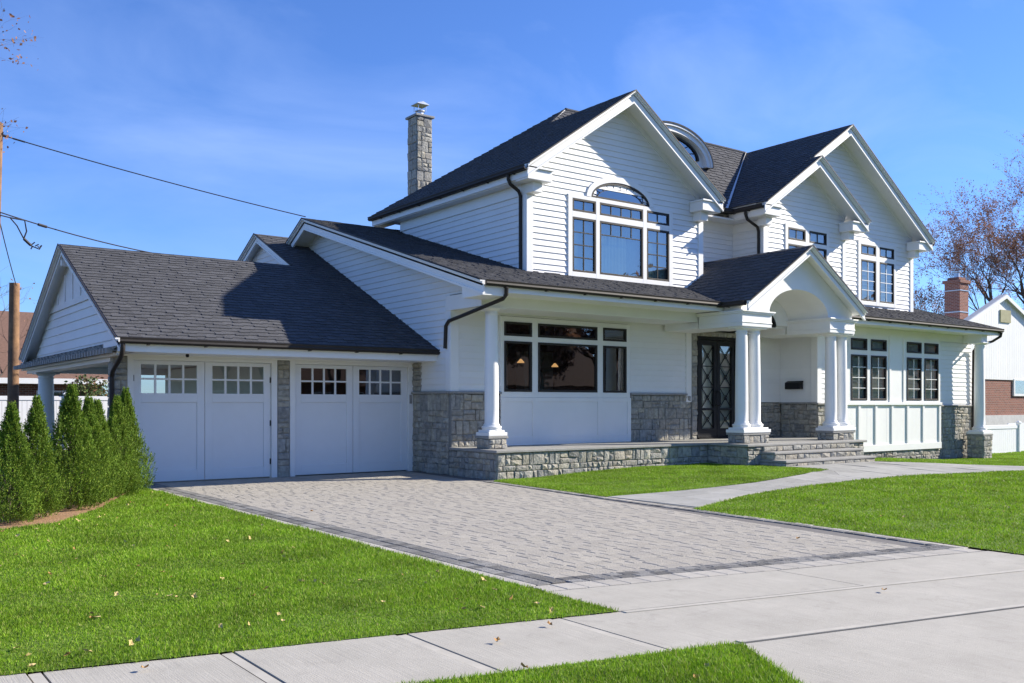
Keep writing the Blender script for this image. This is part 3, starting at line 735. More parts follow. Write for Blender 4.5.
def pedestal(x0, x1, y0, y1, z0, z1, seed, capz=.055):
    b = MB(); b.box(x0-.035, x1+.035, y0-.035, y1+.035, z1-capz, z1); c = b.build('pedestal', 'cap_stone', H, bevel=.008)
    stones('stone_facing', (0, y0, 0), (1, 0, 0), F, [(x0, x1, z0, z1-capz-.001)], c, seed, hmin=.1, hmax=.2, wmin=.12, wmax=.26, back=.08)
    stones('stone_facing', (x0, 0, 0), (0, 1, 0), W, [(y0, y1, z0, z1-capz-.001)], c, seed+50, hmin=.1, hmax=.2, wmin=.12, wmax=.26, back=.08)
    stones('stone_facing', (x1, 0, 0), (0, 1, 0), (1, 0, 0), [(y0, y1, z0, z1-capz-.001)], c, seed+90, hmin=.1, hmax=.2, wmin=.12, wmax=.26, back=.08)
    MB().box(x0+.09, x1-.09, y0+.09, y1, z0, z1-capz).build('pedestal_core', 'mortar', c)
    return c
def plinth(x0, x1, y0, y1, z0, h=.075):
    MB().box(x0, x1, y0, y1, z0, z0+h).box(x0+.04, x1-.04, y0+.04, y1-.04, z0+h, z0+h+.045).build('plinth', 'trim', H, bevel=.008)
pedestal(11.14, 11.58, 15.9, 16.34, TZ, .88, 31); plinth(11.12, 11.60, 15.88, 16.36, .881); column(11.36, 16.12, .999, 3.58, .15)
pedestal(17.57, 18.49, 14.575, 15.035, TZ, .862, 33); plinth(17.53, 18.53, 14.525, 15.075, .863)
pedestal(21.10, 22.02, 14.575, 15.035, TZ, .85, 35); plinth(21.06, 22.06, 14.525, 15.075, .851)
PX = (17.79, 18.25, 21.35, 21.81)
for x in PX: column(x, 14.81, .982 if x < 19 else .97, 3.40, .156)
pedestal(30.05, 30.6, 15.2, 15.72, -.3, .58, 37); plinth(30.03, 30.62, 15.18, 15.74, .581); column(30.33, 15.46, .70, 3.55, .165)
# beams and ceiling
bm_ = MB(); bm_.box(X1+.10, 17.5, 15.95, 16.30, 3.58, 3.86); bm_.box(X1+.06, 17.5, 15.93, 15.95, 3.78, 3.86); bm_.box(X1+.10, 11.55, 16.3, Y1, 3.585, 3.86)
bm_.build_parts('porch_beam', 'trim', H, bevel=.006)
cl = MB(); cl.box(11.55, WX_, 16.3, Y1, 3.60, 3.66); cl.build('porch_ceiling', 'trim', H)
# eave of the main lower roof: soffit, fascia, gutter (left run and right run)
ev = MB()
ev.box(10.50, 17.5, 15.16, 15.94, 3.80, 3.83); ev.box(10.50, 17.5, 15.12, 15.16, 3.78, 3.97)
ev.box(22.0, 31.0, 15.16, 15.95, 3.80, 3.83); ev.box(22.0, 31.0, 15.12, 15.16, 3.78, 3.97)
ev.build_parts('eave_soffit', 'trim', H)
gutter((10.46, 15.12, 3.885), (17.42, 15.12, 3.885), (0, 1, 0)); gutter((21.95, 15.12, 3.885), (31.02, 15.12, 3.885), (0, 1, 0))
# main lower roof, front slope in two runs joined behind the portico
ly = 8.47; l_ = math.hypot(ly, .30*ly)
slope('porch_roof', 'y', 15.1, 4.0, 23.57, 4.0+.30*ly, 10.45, 17.7, 101, deck=.13)
slope('porch_roof', 'y', 16.0, 4.27, 18.6, 4.27+.30*2.6, 17.7, 21.85, 104, deck=.13)
slope('porch_roof', 'y', 15.1, 4.0, 18.2, 4.0+.30*3.1, 21.85, 31.0, 102, deck=.13)
slope('rear_porch_roof', 'y', 28.6, 4.08, 23.57, 6.541, 10.45, 13.5, 103, deck=.13)
rake('y', 15.1, 4.0, 23.57, 6.541, 10.45, 1, depth=.30); rake('y', 28.6, 4.08, 23.57, 6.541, 10.45, 1, depth=.30)
# west gable end trim: frieze board and return
fz = MB(); fz.prism([(X1-.04, 15.7, roofz(15.7)-.135), (X1-.04, 23.5, roofz(23.5)-.135), (X1-.04, 23.5, roofz(23.5)-.36), (X1-.04, 16.35, roofz(16.35)-.36)], (.04, 0, 0))
fz.box(10.47, X1+.02, 15.125, 15.9, 3.70, 3.99)
fz.box(X1-.05, X1+.06, 15.9, 17.28, 3.58, 3.9)
fz.build_parts('gable_return', 'trim', H, bevel=.005)
downspout([(10.98, 15.06, 3.88), (10.99, 15.08, 3.74), (10.99, 15.2, 3.66), (10.95, 16.6, 3.43), (10.93, 17.12, 3.35), (10.93, 17.24, 3.25), (10.93, 17.27, 2.76)])

# --- second floor, left gable block -------------------------------------------------------
GX, GY, RY = 15.96, 17.15, 16.62
gs = .69; gz = 6.95; gh = 3.26; ga = gz+gs*gh
WX0, WX1 = 13.08, 18.96
def gp(x): return ga-gs*abs(x-GX)-.10
UW = (14.42, 17.70, 4.74, 6.50)
siding('gable_wall', (0, GY, 0), (1, 0, 0), F, [[(WX0, 4.4), (WX1, 4.4), (WX1, gp(WX1)), (GX, gp(GX)), (WX0, gp(WX0))]], H, [UW, (15.2, 16.78, 6.44, 6.80)])
siding('side_wall', (WX0, 0, 0), (0, 1, 0), W, [[(GY, 4.4), (22.9, 4.4), (22.9, 6.85), (GY, 6.85)]], H)
siding('side_wall', (WX1, 0, 0), (0, 1, 0), (1, 0, 0), [[(GY, 4.4), (17.95, 4.4), (17.95, 7.0), (GY, 7.0)]], H)
MB().box(WX0+.1, WX1-.1, 22.6, 22.9, 4.3, 6.9).build_parts('wall_backing', 'siding', H)
cb = MB()
cb.box(WX0-.035, WX0+.15, GY-.04, GY, 4.4, 6.62); cb.box(WX0-.037, WX0-.001, GY, GY+.16, 4.4, 6.62); cb.box(WX1-.15, WX1+.035, GY-.04, GY+.0, 4.4, 6.62)
cb.box(WX0-.045, WX0, GY+.16, 22.95, 6.38, 6.66)                                        # frieze under the west eave
cb.box(12.76, WX0, 16.72, 24.0, 6.64, 6.68)                                            # soffit
cb.box(12.72, 12.76, 16.66, 24.02, 6.66, 6.90)                                         # fascia
for s in (-1, 1):                                                                      # boxed returns of the rakes
    xo, xi = GX+s*3.22, GX+s*2.52
    cb.box(min(xo, xi), max(xo, xi), 16.665, GY-.03, 6.62, 6.86); cb.box(min(xo, xi)-.03, max(xo, xi)+.03, 16.62, GY-.03, 6.86, 6.90)
    xi2 = GX+s*2.66; xo2 = GX+s*2.93
    cb.box(min(xo2, xi2), max(xo2, xi2), 16.85, GY, 6.40, 6.62)
cb.build_parts('cornice_trim', 'trim', H, bevel=.006)
def west_roof():
    Pt = lambda x, y: Vector((x, y, gz+gs*(x-(GX-gh))))
    k = math.hypot(1, gs); V = Vector((1, 0, gs)).normalized(); O = Vector((GX-gh, 0, gz)); lx = lambda x: (x-(GX-gh))*k
    A = [(GX-gh, RY), (GX, RY), (GX, 21.49), (GX-gh, 24.0)]; B = [(GX, 19.81), (17.11, 20.6), (GX, 21.49)]
    dk = MB(); [dk.prism([Pt(x, y)-Vector((0, 0, .012)) for x, y in q], (0, 0, -.09)) for q in (A, B)]
    dk = dk.build('gable_roof', 'trim', H)
    for q, sd_ in ((A, 110), (B, 121)):
        q = [((x-0), y) for x, y in q]
        shingles('shingles', O, (0, 1, 0), V, [(y-(.05 if y == RY else 0), lx(x)) for x, y in q], dk, sd_)
west_roof()
slope('gable_roof', 'x', GX+gh, gz, GX, ga, RY, 19.5, 111)
rake('x', GX-gh, gz, GX, ga, RY); rake('x', GX+gh, gz, GX, ga, RY)
fr_ = MB()
for s in (-1, 1): fr_.prism([(GX, GY-.035, ga-.10), (GX+s*2.9, GY-.035, ga-.10-gs*2.9), (GX+s*2.9, GY-.035, ga-.27-gs*2.9), (GX, GY-.035, ga-.27)], (0, .034, 0))
fr_.build_parts('frieze_board', 'trim', H)
gutter((12.72, 16.62, 6.80), (12.72, 24.05, 6.80), (1, 0, 0))
downspout([(12.66, 17.3, 6.82), (12.66, 17.3, 6.70), (12.72, 17.3, 6.6), (12.96, 17.3, 6.47), (13.01, 17.3, 6.36), (13.01, 17.3, 4.55)])
# great arched window of the left gable
xb = [(14.42, 15.17), (15.29, 16.76), (16.89, 17.70)]; zb = [(4.72, 6.03), (6.17, 6.48)]
casing(14.29, 17.83, 4.58, 6.57, GY, xb, zb, d=.045)
for i, (a, b) in enumerate(xb):
    if i == 1: window(a, b, *zb[0], GY-.01, 4, 1, 'glass_coated', top_only=5.66 + .04); window(a, b, *zb[1], GY-.01, 4, 1, 'glass_coated')
    else: window(a, b, *zb[0], GY-.01, 2, 4, 'glass_coated'); window(a, b, *zb[1], GY-.01, 2, 1, 'glass_coated')
def arc_pts(cx, cz, a, b, n=28): return [(cx+a*math.cos(math.pi*k/n), cz+b*math.sin(math.pi*k/n)) for k in range(n+1)]
def arc_band(cx, cz, a0, b0, a1, b1, y0, y1, n=28):
    mb = MB(); p = arc_pts(cx, cz, a0, b0, n); q = arc_pts(cx, cz, a1, b1, n)
    for k in range(n): mb.prism([(p[k][0], y0, p[k][1]), (p[k+1][0], y0, p[k+1][1]), (q[k+1][0], y0, q[k+1][1]), (q[k][0], y0, q[k][1])], (0, y1-y0, 0))
    return mb
AC, AZ = 16.0, 6.575
arc_band(AC, AZ, 1.13, .60, .99, .46, GY-.05, GY+.04).build('arch_casing', 'trim', H)
aw = arc_band(AC, AZ, .988, .458, .93, .40, GY-.035, GY+.05); aw.box(AC-.97, AC+.97, GY-.034, GY+.05, AZ, AZ+.045)
aw = aw.build('arched_window', 'bronze', H)
ar = arc_band(AC, AZ, .78, .295, .765, .28, GY-.02, GY-.006)
for k in range(1, 12):
    t = math.pi*k/12; c, s = math.cos(t), math.sin(t)
    ar.tube([(AC+.77*c, GY-.012, AZ+.287*s), (AC+.94*c, GY-.012, AZ+.41*s)], .009, 4)
ar.build('muntin', 'bronze', aw)
pane([(x, GY-.002, z) for x, z in arc_pts(AC, AZ, .95, .42)], 'glass_coated', aw)
# curtains and the room behind
cu = MB(); k = 0; x = 14.40
while x < 17.72: cu.add([(x, GY+.11+.008*(k % 2), 4.75), (x+.055, GY+.11+.008*((k+1) % 2), 4.75), (x+.055, GY+.11+.008*((k+1) % 2), 6.46), (x, GY+.11+.008*(k % 2), 6.46)], [(0, 1, 2, 3)]); x += .055; k += 1
cu.build('curtain', 'curtain', H)
room(14.2, 17.9, GY+.08, 20.5, 4.5, 7.3, 'interior_pale')

# --- recess between the gables and the main ridge roof -----------------------------------------
siding('recess_wall', (0, 17.93, 0), (1, 0, 0), F, [[(WX1, 4.7), (21.15, 4.7), (21.15, 7.0), (WX1, 7.0)]], H)
MB().box(WX1, 21.11, 17.90, 17.93, 6.46, 6.70).box(19.1, 20.6, 17.42, 17.93, 6.70, 6.74).build_parts('recess_frieze', 'trim', H)
RZ, RYY = 9.95, 20.6
def main_slope():
    sl = (RZ-7.0)/(RYY-17.5); k = math.hypot(1, sl); q = [(19.25, 17.5), (24.95, 17.5), (24.95, 20.6), (17.11, 20.6), (15.96, 19.81)]
    dk = MB().prism([(x, y, 7.0+sl*(y-17.5)-.012) for x, y in q], (0, 0, -.1)).build('main_roof', 'shingle', H)
    shingles('shingles', (0, 17.5, 7.0), (1, 0, 0), Vector((0, 1, sl)), [(x, (y-17.5)*k) for x, y in q], dk, 120)
main_slope()
MB().prism([(17.05, RYY-.02, 9.93), (24.95, RYY-.02, 9.93), (26, 24.4, 6.9), (12.7, 24.1, 6.9)], (0, 0, -.08)).build('rear_roof', 'shingle', H)
MB().tube([(17.1, RYY, RZ+.01), (24.95, RYY, RZ+.01)], .06, 8).build('ridge_cap', 'shingle', H)
MB().prism([(24.93, 20.55, 9.96), (24.85, 20.5, 9.965), (20.35, 17.52, 7.01), (20.45, 17.5, 7.03)], (0, 0, .02)).build('valley_flashing', 'steel', H)

# --- eyebrow dormer on the main roof
DX, DZ, DY = 19.76, 8.62, 19.0
dm = arc_band(DX, DZ, 1.70, 1.02, 1.50, .82, DY, DY+.05); do = dm.build('dormer', 'trim', H)
arc_band(DX, DZ, 1.74, 1.06, 1.695, 1.015, DY-.08, 20.7).build('dormer_roof', 'shingle', do)
arc_band(DX, DZ, 1.693, 1.013, 1.64, .96, DY-.06, DY).build('dormer_crown', 'trim', do)
arc_band(DX, DZ, 1.58, .90, 1.49, .81, DY+.05, DY+.16).build('dormer_soffit', 'trim', do)
MB().prism([(x, DY+.16, z) for x, z in arc_pts(DX, DZ, 1.56, .88)], (0, .05, 0)).build('dormer_face', 'trim', do)
arc_band(DX, DZ+.16, 1.27, .60, 1.20, .54, DY+.10, DY+.17).build('dormer_window', 'bronze', do)
pane([(x, DY+.14, z) for x, z in arc_pts(DX, DZ+.16, 1.22, .55)], 'glass_coated', do, 'dormer_pane')
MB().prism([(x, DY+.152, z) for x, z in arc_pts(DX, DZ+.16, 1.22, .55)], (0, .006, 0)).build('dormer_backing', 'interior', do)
dmn = MB()
for k in range(1, 8):
    t = math.pi*k/8; dmn.tube([(DX, DY+.13, DZ+.17), (DX+1.21*math.cos(t), DY+.13, DZ+.16+.54*math.sin(t))], .014, 4)
dmn.build('dormer_muntin', 'bronze', do)

# --- second floor, right block: big gable with a smaller one in front ----------------------------
BX, bs, bh = 24.95, .66, 4.6; bz = 6.92; ba = bz+bs*bh; bhl = 4.40
SX, sh_, SW, SR = 22.97, 2.42, 16.85, 16.3; sz_ = 7.04; sa = sz_+bs*sh_
def bp_(x): return ba-bs*abs(x-BX)-.10
def sp_(x): return sa-bs*abs(x-SX)-.10
U2 = (26.2, 28.15, 4.76, 6.66)
siding('gable_wall', (0, GY, 0), (1, 0, 0), F, [[(21.3, 4.4), (29.2, 4.4), (29.2, bp_(29.2)), (BX, bp_(BX)), (21.3, bp_(21.3))]], H, [U2])
U3 = (22.2, 24.04, 5.0, 6.64)
siding('gable_wall', (0, SW, 0), (1, 0, 0), F, [[(21.15, 4.4), (24.95, 4.4), (24.95, sp_(24.95)), (SX, sp_(SX)), (21.15, sp_(21.15))]], H, [U3])
siding('side_wall', (21.15, 0, 0), (0, 1, 0), W, [[(SW, 4.4), (17.95, 4.4), (17.95, 6.95), (SW, 6.95)]], H)
MB().box(24.86, 24.94, SW, GY, 4.4, 7.2).box(29.1, 29.19, GY+.02, 22, 4.3, 6.9).build_parts('wall_backing', 'siding', H)
cb = MB()
cb.box(21.115, 21.30, SW-.04, SW, 4.4, 6.64); cb.box(21.113, 21.149, SW, SW+.15, 4.4, 6.64); cb.box(24.83, 24.985, SW-.04, SW, 4.4, 6.64); cb.box(24.986, 25.15, GY-.035, GY, 4.4, 6.3)
cb.box(29.05, 29.24, GY-.04, GY, 4.4, 6.60); cb.box(29.201, 29.24, GY, GY+.15, 4.4, 6.6)
cb.box(20.61, 21.15, 16.42, 17.93, 6.70, 6.74); cb.box(20.58, 20.61, 16.4, 17.6, 6.74, 6.97); cb.box(21.11, 21.15, SW+.15, 17.93, 6.46, 6.70)
for cx, hh, ry, wy, zz, sides in ((SX, sh_, SR, SW, .12, (-1, 1)), (BX, bh, RY, GY, 0, (1,))):
    for s in sides:
        xo, xi = cx+s*(hh-.04), cx+s*(hh-.74)
        cb.box(min(xo, xi), max(xo, xi), ry+.045, wy-.04, 6.60+zz, 6.83+zz); cb.box(min(xo, xi)-.03, max(xo, xi)+.03, ry, wy-.04, 6.83+zz, 6.87+zz)
        x2, x3 = cx+s*(hh-.36), cx+s*(hh-.62)
        cb.box(min(x2, x3), max(x2, x3), ry+.25, wy, 6.38+zz, 6.60+zz)
cb.build_parts('cornice_trim', 'trim', H, bevel=.006)
slope('gable_roof', 'x', BX-bhl, ba-bs*bhl, BX, ba, RY, RYY, 130)
slope('gable_roof', 'x', BX+bh, bz, BX, ba, RY, 23.5, 131)
slope('gable_roof', 'x', SX-sh_, sz_, SX, sa, SR, RY-.04, 132)
slope('gable_roof', 'x', SX+sh_, sz_, SX, sa, SR, GY, 133)
rake('x', SX-sh_, sz_, SX, sa, SR); rake('x', SX+sh_, sz_, SX, sa, SR)
rake('x', 23.05, ba-bs*(BX-23.05), BX, ba, RY); rake('x', BX+bh, bz, BX, ba, RY)
fr_ = MB()
fr_.prism([(BX, GY-.035, ba-.10), (BX+4.2, GY-.035, ba-.10-bs*4.2), (BX+4.2, GY-.035, ba-.22-bs*4.2), (BX, GY-.035, ba-.22)], (0, .034, 0))
fr_.prism([(BX, GY-.035, ba-.10), (BX-2, GY-.035, ba-.10-bs*2), (BX-2, GY-.035, ba-.22-bs*2), (BX, GY-.035, ba-.22)], (0, .034, 0))
for s in (-1, 1): fr_.prism([(SX, SW-.035, sa-.10), (SX+s*2.0, SW-.035, sa-.10-bs*2.0), (SX+s*2.0, SW-.035, sa-.22-bs*2.0), (SX, SW-.035, sa-.22)], (0, .034, 0))
fr_.build_parts('frieze_board', 'trim', H)
gutter((20.58, 16.34, 6.88), (20.58, 17.5, 6.88), (1, 0, 0)); gutter((19.05, 17.45, 6.88), (20.6, 17.45, 6.88), (0, 1, 0))
gutter((29.53, 23.3, 6.77), (29.53, 16.62, 6.77), (-1, 0, 0))
downspout([(20.52, 16.95, 6.9), (20.52, 16.95, 6.8), (20.60, 16.95, 6.66), (21.02, 16.95, 6.5), (21.08, 16.95, 6.38), (21.08, 16.95, 4.6)])
xb = [(22.21, 23.02), (23.19, 24.03)]; zb = [(5.05, 6.14), (6.26, 6.61)]
casing(22.09, 24.16, 4.9, 6.71, SW, xb, zb, d=.045)
for a, b in xb: window(a, b, *zb[0], SW-.01, 2, 3, 'glass'); window(a, b, *zb[1], SW-.01, 2, 1, 'glass')
xb = [(26.24, 27.07), (27.26, 28.09)]; zb = [(4.80, 6.10), (6.25, 6.58)]
casing(26.10, 28.22, 4.68, 6.70, GY, xb, zb, d=.045)
for a, b in xb: window(a, b, *zb[0], GY-.01, 2, 4, 'glass', mat_m='trim'); window(a, b, *zb[1], GY-.01, 2, 1, 'glass')
def blinds(x0, x1, y, z0, z1, m='blind'):
    mb = MB(); z = z0
    while z < z1: mb.add([(x0, y, z), (x1, y, z), (x1, y+.018, z+.047), (x0, y+.018, z+.047)], [(0, 1, 2, 3)]); z += .045
    return mb.build('window_blind', m, H)
blinds(26.2, 28.15, GY+.07, 4.78, 6.64); blinds(22.2, 24.05, SW+.07, 5.0, 6.64)
room(21.4, 24.7, SW+.08, 19.5, 4.4, 7.2, 'interior_pale'); room(25.3, 29.0, GY+.08, 19.5, 4.4, 7.2, 'interior_pale')

# --- portico -------------------------------------------------------------------------------------
PC, ps, ph_ = 19.76, .64, 2.35; pz = 3.98; pa = pz+ps*ph_; PY = 14.3; PF = 14.606
slope('portico_roof', 'x', PC-ph_, pz, PC, pa, PY, 18.0, 140); slope('portico_roof', 'x', PC+ph_, pz, PC, pa, PY, 18.0, 141)
rake('x', PC-ph_, pz, PC, pa, PY, depth=.24); rake('x', PC+ph_, pz, PC, pa, PY, depth=.24)
# pediment face with an arched opening, and the barrel vault behind it
AR, AB, SZ = 1.195, .675, 3.745
pf = MB(); arc = arc_pts(PC, SZ, AR, AB, 30)
def ptop(x): return pa-ps*abs(x-PC)-.11
for k in range(30):
    (x0, z0), (x1, z1) = arc[k], arc[k+1]
    pf.prism([(x0, PF, z0), (x1, PF, z1), (x1, PF, ptop(x1)), (x0, PF, ptop(x0))], (0, .06, 0))
for s in (-1, 1):
    xa, xc = PC+s*AR, PC+s*2.227
    pf.prism([(xa, PF, SZ), (xc, PF, SZ), (xc, PF, ptop(xc)), (xa, PF, ptop(xa))], (0, .06, 0))
pf.build('pediment', 'trim', H)
vt = MB()
for k in range(30):
    (x0, z0), (x1, z1) = arc[k], arc[k+1]
    vt.add([(x0, PF+.06, z0), (x1, PF+.06, z1), (x1, 15.9, z1), (x0, 15.9, z0)], [(0, 1, 2, 3)])
vt.build('barrel_vault', 'trim', H, smooth=True)
en = MB()
for s in (-1, 1):
    xi, xo = PC+s*AR, PC+s*2.247; a, b = min(xi, xo), max(xi, xo)
    en.box(a-.02, b+.02, PF-.06, 15.9, 3.40, 3.705)                                    # entablature blocks / side beams
    en.box(a-.06, b+.06, PF-.10, 15.95, 3.705, 3.745); en.box(a-.09, b+.09, PF-.13, 15.95, 3.745, 3.78); en.box(a-.035, b+.035, PF-.075, 15.9, 3.49, 3.51)
    en.box(a, b, 15.95, 17.1, 3.42, 3.705)  # beams carried back to the door wall, added to block stray sun
    en.box(min(PC+s*2.227, PC+s*2.165), max(PC+s*2.227, PC+s*2.165), PF+.06, 15.9, 3.78, 3.91)
en.build_parts('entablature', 'trim', H, bevel=.006)
MB().box(17.4, WX_, 15.96, 17.1, 3.58, 3.64).build_parts('portico_ceiling', 'trim', H)
gutter((17.41, 14.35, 3.865), (17.41, 15.15, 3.865), (1, 0, 0))
# end wall over the door with its arched transom
siding('front_wall', (0, 17.2, 0), (1, 0, 0), F, [[(20.5, 1.6), (WX_, 1.6), (WX_, 3.7), (20.5, 3.7)]], H)
stones('stone_veneer', (0, 17.2, 0), (1, 0, 0), F, [(20.5, WX_, .6, 1.58)], H, 41)
stones('door_surround', (0, 17.10, 0), (1, 0, 0), F, [(18.54, 18.74, .6, 3.5), (20.30, 20.5, .6, 3.5), (18.74, 20.30, 3.36, 3.5)], H, 42, hmin=.14, hmax=.3, wmin=.14, wmax=.4)
MB().box(18.5, 21.02, 15.86, 15.95, 3.64, 4.46).build('vault_end_wall', 'trim', H)
tw = arc_band(PC-.3, 3.60, .92, .50, .84, .42, 15.80, 15.86); tw.box(PC-1.2, PC+.60, 15.805, 15.86, 3.58, 3.63); tw = tw.build('arched_transom', 'iron', H)
MB().prism([(x, 15.83, z) for x, z in arc_pts(PC-.3, 3.60, .87, .45)], (0, .02, 0)).build('pane', 'iron', tw)
# iron double door
dw = MB(); y = 17.12
for a, b in ((18.74, 18.80), (20.24, 20.30)): dw.box(a, b, y-.05, y+.06, TZ, 3.36)
dw.box(18.80, 20.24, y-.05, y+.06, 3.28, 3.36); dw.box(18.74, 20.3, y-.05, y+.08, TZ, TZ+.04)
dro = dw.build('front_door', 'iron', H)
for a, b in ((18.81, 19.51), (19.53, 20.23)):
    lf = MB(); s = .11
    lf.box(a, a+s, y-.03, y+.03, TZ+.05, 3.27); lf.box(b-s, b, y-.03, y+.03, TZ+.05, 3.27)
    lf.box(a+s, b-s, y-.029, y+.03, TZ+.05, TZ+.28); lf.box(a+s, b-s, y-.029, y+.03, 3.13, 3.27); lf.box(a+s, b-s, y-.029, y+.03, 1.38, 1.44)
    gx0, gx1 = a+s, b-s; cx = (gx0+gx1)/2
    zs = [TZ+.28, 1.38, 1.44, 2.003, 2.566, 3.13]
    for z0, z1 in ((zs[0], zs[1]), (zs[2], zs[3]), (zs[3], zs[4]), (zs[4], zs[5])):
        zc = (z0+z1)/2
        for p in (((gx0, z0), (gx1, z1)), ((gx0, z1), (gx1, z0))):
            lf.tube([(p[0][0], y-.01, p[0][1]), (p[1][0], y-.01, p[1][1])], .013, 5)
        for k in range(12):
            t0, t1 = 2*math.pi*k/12, 2*math.pi*(k+1)/12; lf.tube([(cx+.055*math.cos(t0), y-.02, zc+.055*math.sin(t0)), (cx+.055*math.cos(t1), y-.02, zc+.055*math.sin(t1))], .012, 4, cap=False)
        if z1 < 3.1 and z1 > 1.5: lf.box(gx0, gx1, y-.012, y, z1-.012, z1+.012)
    lo = lf.build('door_leaf', 'iron', dro)
    hx = b-.055 if a < 19 else a+.055
    lf2 = MB(); lf2.tube([(hx, y-.03, 1.5), (hx, y-.09, 1.55), (hx, y-.09, 1.85), (hx, y-.03, 1.9)], .015, 6); lf2.build('handle', 'iron', dro)
    pane([(gx0, y+.012, TZ+.28), (gx1, y+.012, TZ+.28), (gx1, y+.012, 3.13), (gx0, y+.012, 3.13)], 'glass', dro)
room(18.2, 20.8, 17.25, 22.2, TZ, 3.6, 'interior_pale')
MB().box(18.8, 20.24, 17.19, 17.2, TZ, 3.3).build('added_door_backing', 'interior_pale', dro)  # pale sheet added behind the door glass so it reads lighter

# --- right wing, first floor ------------------------------------------------------------------------
RYW = 15.95; WK = RYW/15.7; KX = lambda x: x*WK; KZ = lambda z: 1.55+(z-1.55)*WK; WX = 22.35
siding('wing_wall', (0, RYW, 0), (1, 0, 0), F, [[(WX, 1.56), (KX(23.0), 1.56), (KX(23.0), 3.82), (WX, 3.82)]], H)
siding('wing_wall', (0, RYW, 0), (1, 0, 0), F, [[(KX(28.2), 1.5), (30.75, 1.5), (30.75, 3.82), (KX(28.2), 3.82)]], H)
siding('wing_side_wall', (WX, 0, 0), (0, 1, 0), W, [[(RYW, 1.58), (17.2, 1.58), (17.2, 3.7), (RYW, 3.7)]], H)
siding('wing_side_wall', (30.75, 0, 0), (0, 1, 0), (1, 0, 0), [[(RYW, 0), (19.5, 0), (19.5, 5.0), (RYW, 4.0)]], H)
stones('stone_veneer', (WX, 0, 0), (0, 1, 0), W, [(RYW, 17.15, .6, 1.55)], H, 51)
stones('stone_veneer', (0, RYW-.02, 0), (1, 0, 0), F, [(WX, KX(23.0), .05, 1.53), (KX(28.28), 30.75, -.35, 1.47), (KX(22.9), KX(28.28), -.35, .14)], H, 52)
lg = MB(); lg.box(KX(28.27), 30.8, RYW-.09, RYW+.05, 1.472, 1.52); lg.box(WX-.07, KX(23.0), RYW-.09, RYW+.0, 1.532, 1.58); lg.box(WX-.07, WX+.05, RYW, 17.15, 1.552, 1.60); lg.build_parts('stone_ledge', 'cap_stone', H, bevel=.008)
MB().box(WX-.04, WX+.16, RYW-.045, RYW, 1.582, 3.8).box(WX-.042, WX-.002, RYW, RYW+.16, 1.602, 3.7).build_parts('corner_board', 'trim', H, bevel=.006)
xb = [(KX(a), KX(b)) for a, b in ((23.50, 24.28), (24.48, 25.27), (26.36, 27.16), (27.34, 28.13))]; zb = [(KZ(1.66), KZ(2.96)), (KZ(3.10), KZ(3.43))]
casing(KX(22.98), KX(28.26), KZ(.17), 3.79, RYW-.04, xb, zb, d=.02)
for a, b in xb:
    window(a, b, *zb[0], RYW-.045, 2, 4, 'glass', mat_m='trim', mw=.018); window(a, b, *zb[1], RYW-.045, 1, 1, 'glass')
pn = MB()
for x in (23.0, 23.82, 24.66, 25.5, 26.33, 27.2, 28.14): pn.box(KX(x), KX(x)+.11, RYW-.095, RYW-.06, KZ(.36), KZ(1.52))
pn.box(KX(22.97), KX(28.275), RYW-.10, RYW-.06, KZ(.165), KZ(.36)); pn.box(KX(22.98), KX(28.27), RYW-.125, RYW-.06, KZ(1.52), KZ(1.60))
pn.box(KX(25.4), KX(25.5), RYW-.085, RYW-.06, 1.6, 3.6); pn.box(KX(26.14), KX(26.24), RYW-.085, RYW-.06, 1.6, 3.6)
pn.build('wall_panel', 'trim', H, bevel=.005)
for i in (0, 2): blinds(xb[i][0]-.02, xb[i+1][1]+.02, RYW+.022, KZ(1.64), KZ(3.46))
room(KX(22.4), 30.6, RYW+.05, 20.0, .4, 3.7, 'interior_pale')
MB().box(KX(28.3), 30.8, RYW-.03, RYW+.02, 3.55, 3.80).box(30.15, 30.5, 15.3, RYW-.04, 3.55, 3.80).box(WX, KX(28.25), RYW-.05, RYW+.3, 3.72, 3.8).build_parts('frieze_board', 'trim', H)
rake('y', 15.1, 4.0, 18.2, 4.93, 31.0, -1, depth=.24)
downspout([(30.95, 15.06, 3.88), (30.95, 15.08, 3.76), (30.85, 15.3, 3.6), (30.72, 15.75, 3.46), (30.70, 15.85, 3.3), (30.70, 15.88, .3)])
mbx = MB(); mbx.box(22.17, 22.32, 16.38, 16.90, 1.97, 2.15); mbx.prism([(22.16, 16.37, 2.15), (22.32, 16.37, 2.21), (22.32, 16.37, 2.15)], (0, .54, 0))
mbx.build('mailbox', 'iron', H, bevel=.01)
LT = MB(); LT.lathe(21.2, 16.9, [(.02, 3.58), (.05, 3.57), (.06, 3.45), (.04, 3.42)], 10); LT.build('porch_light', 'iron', H)

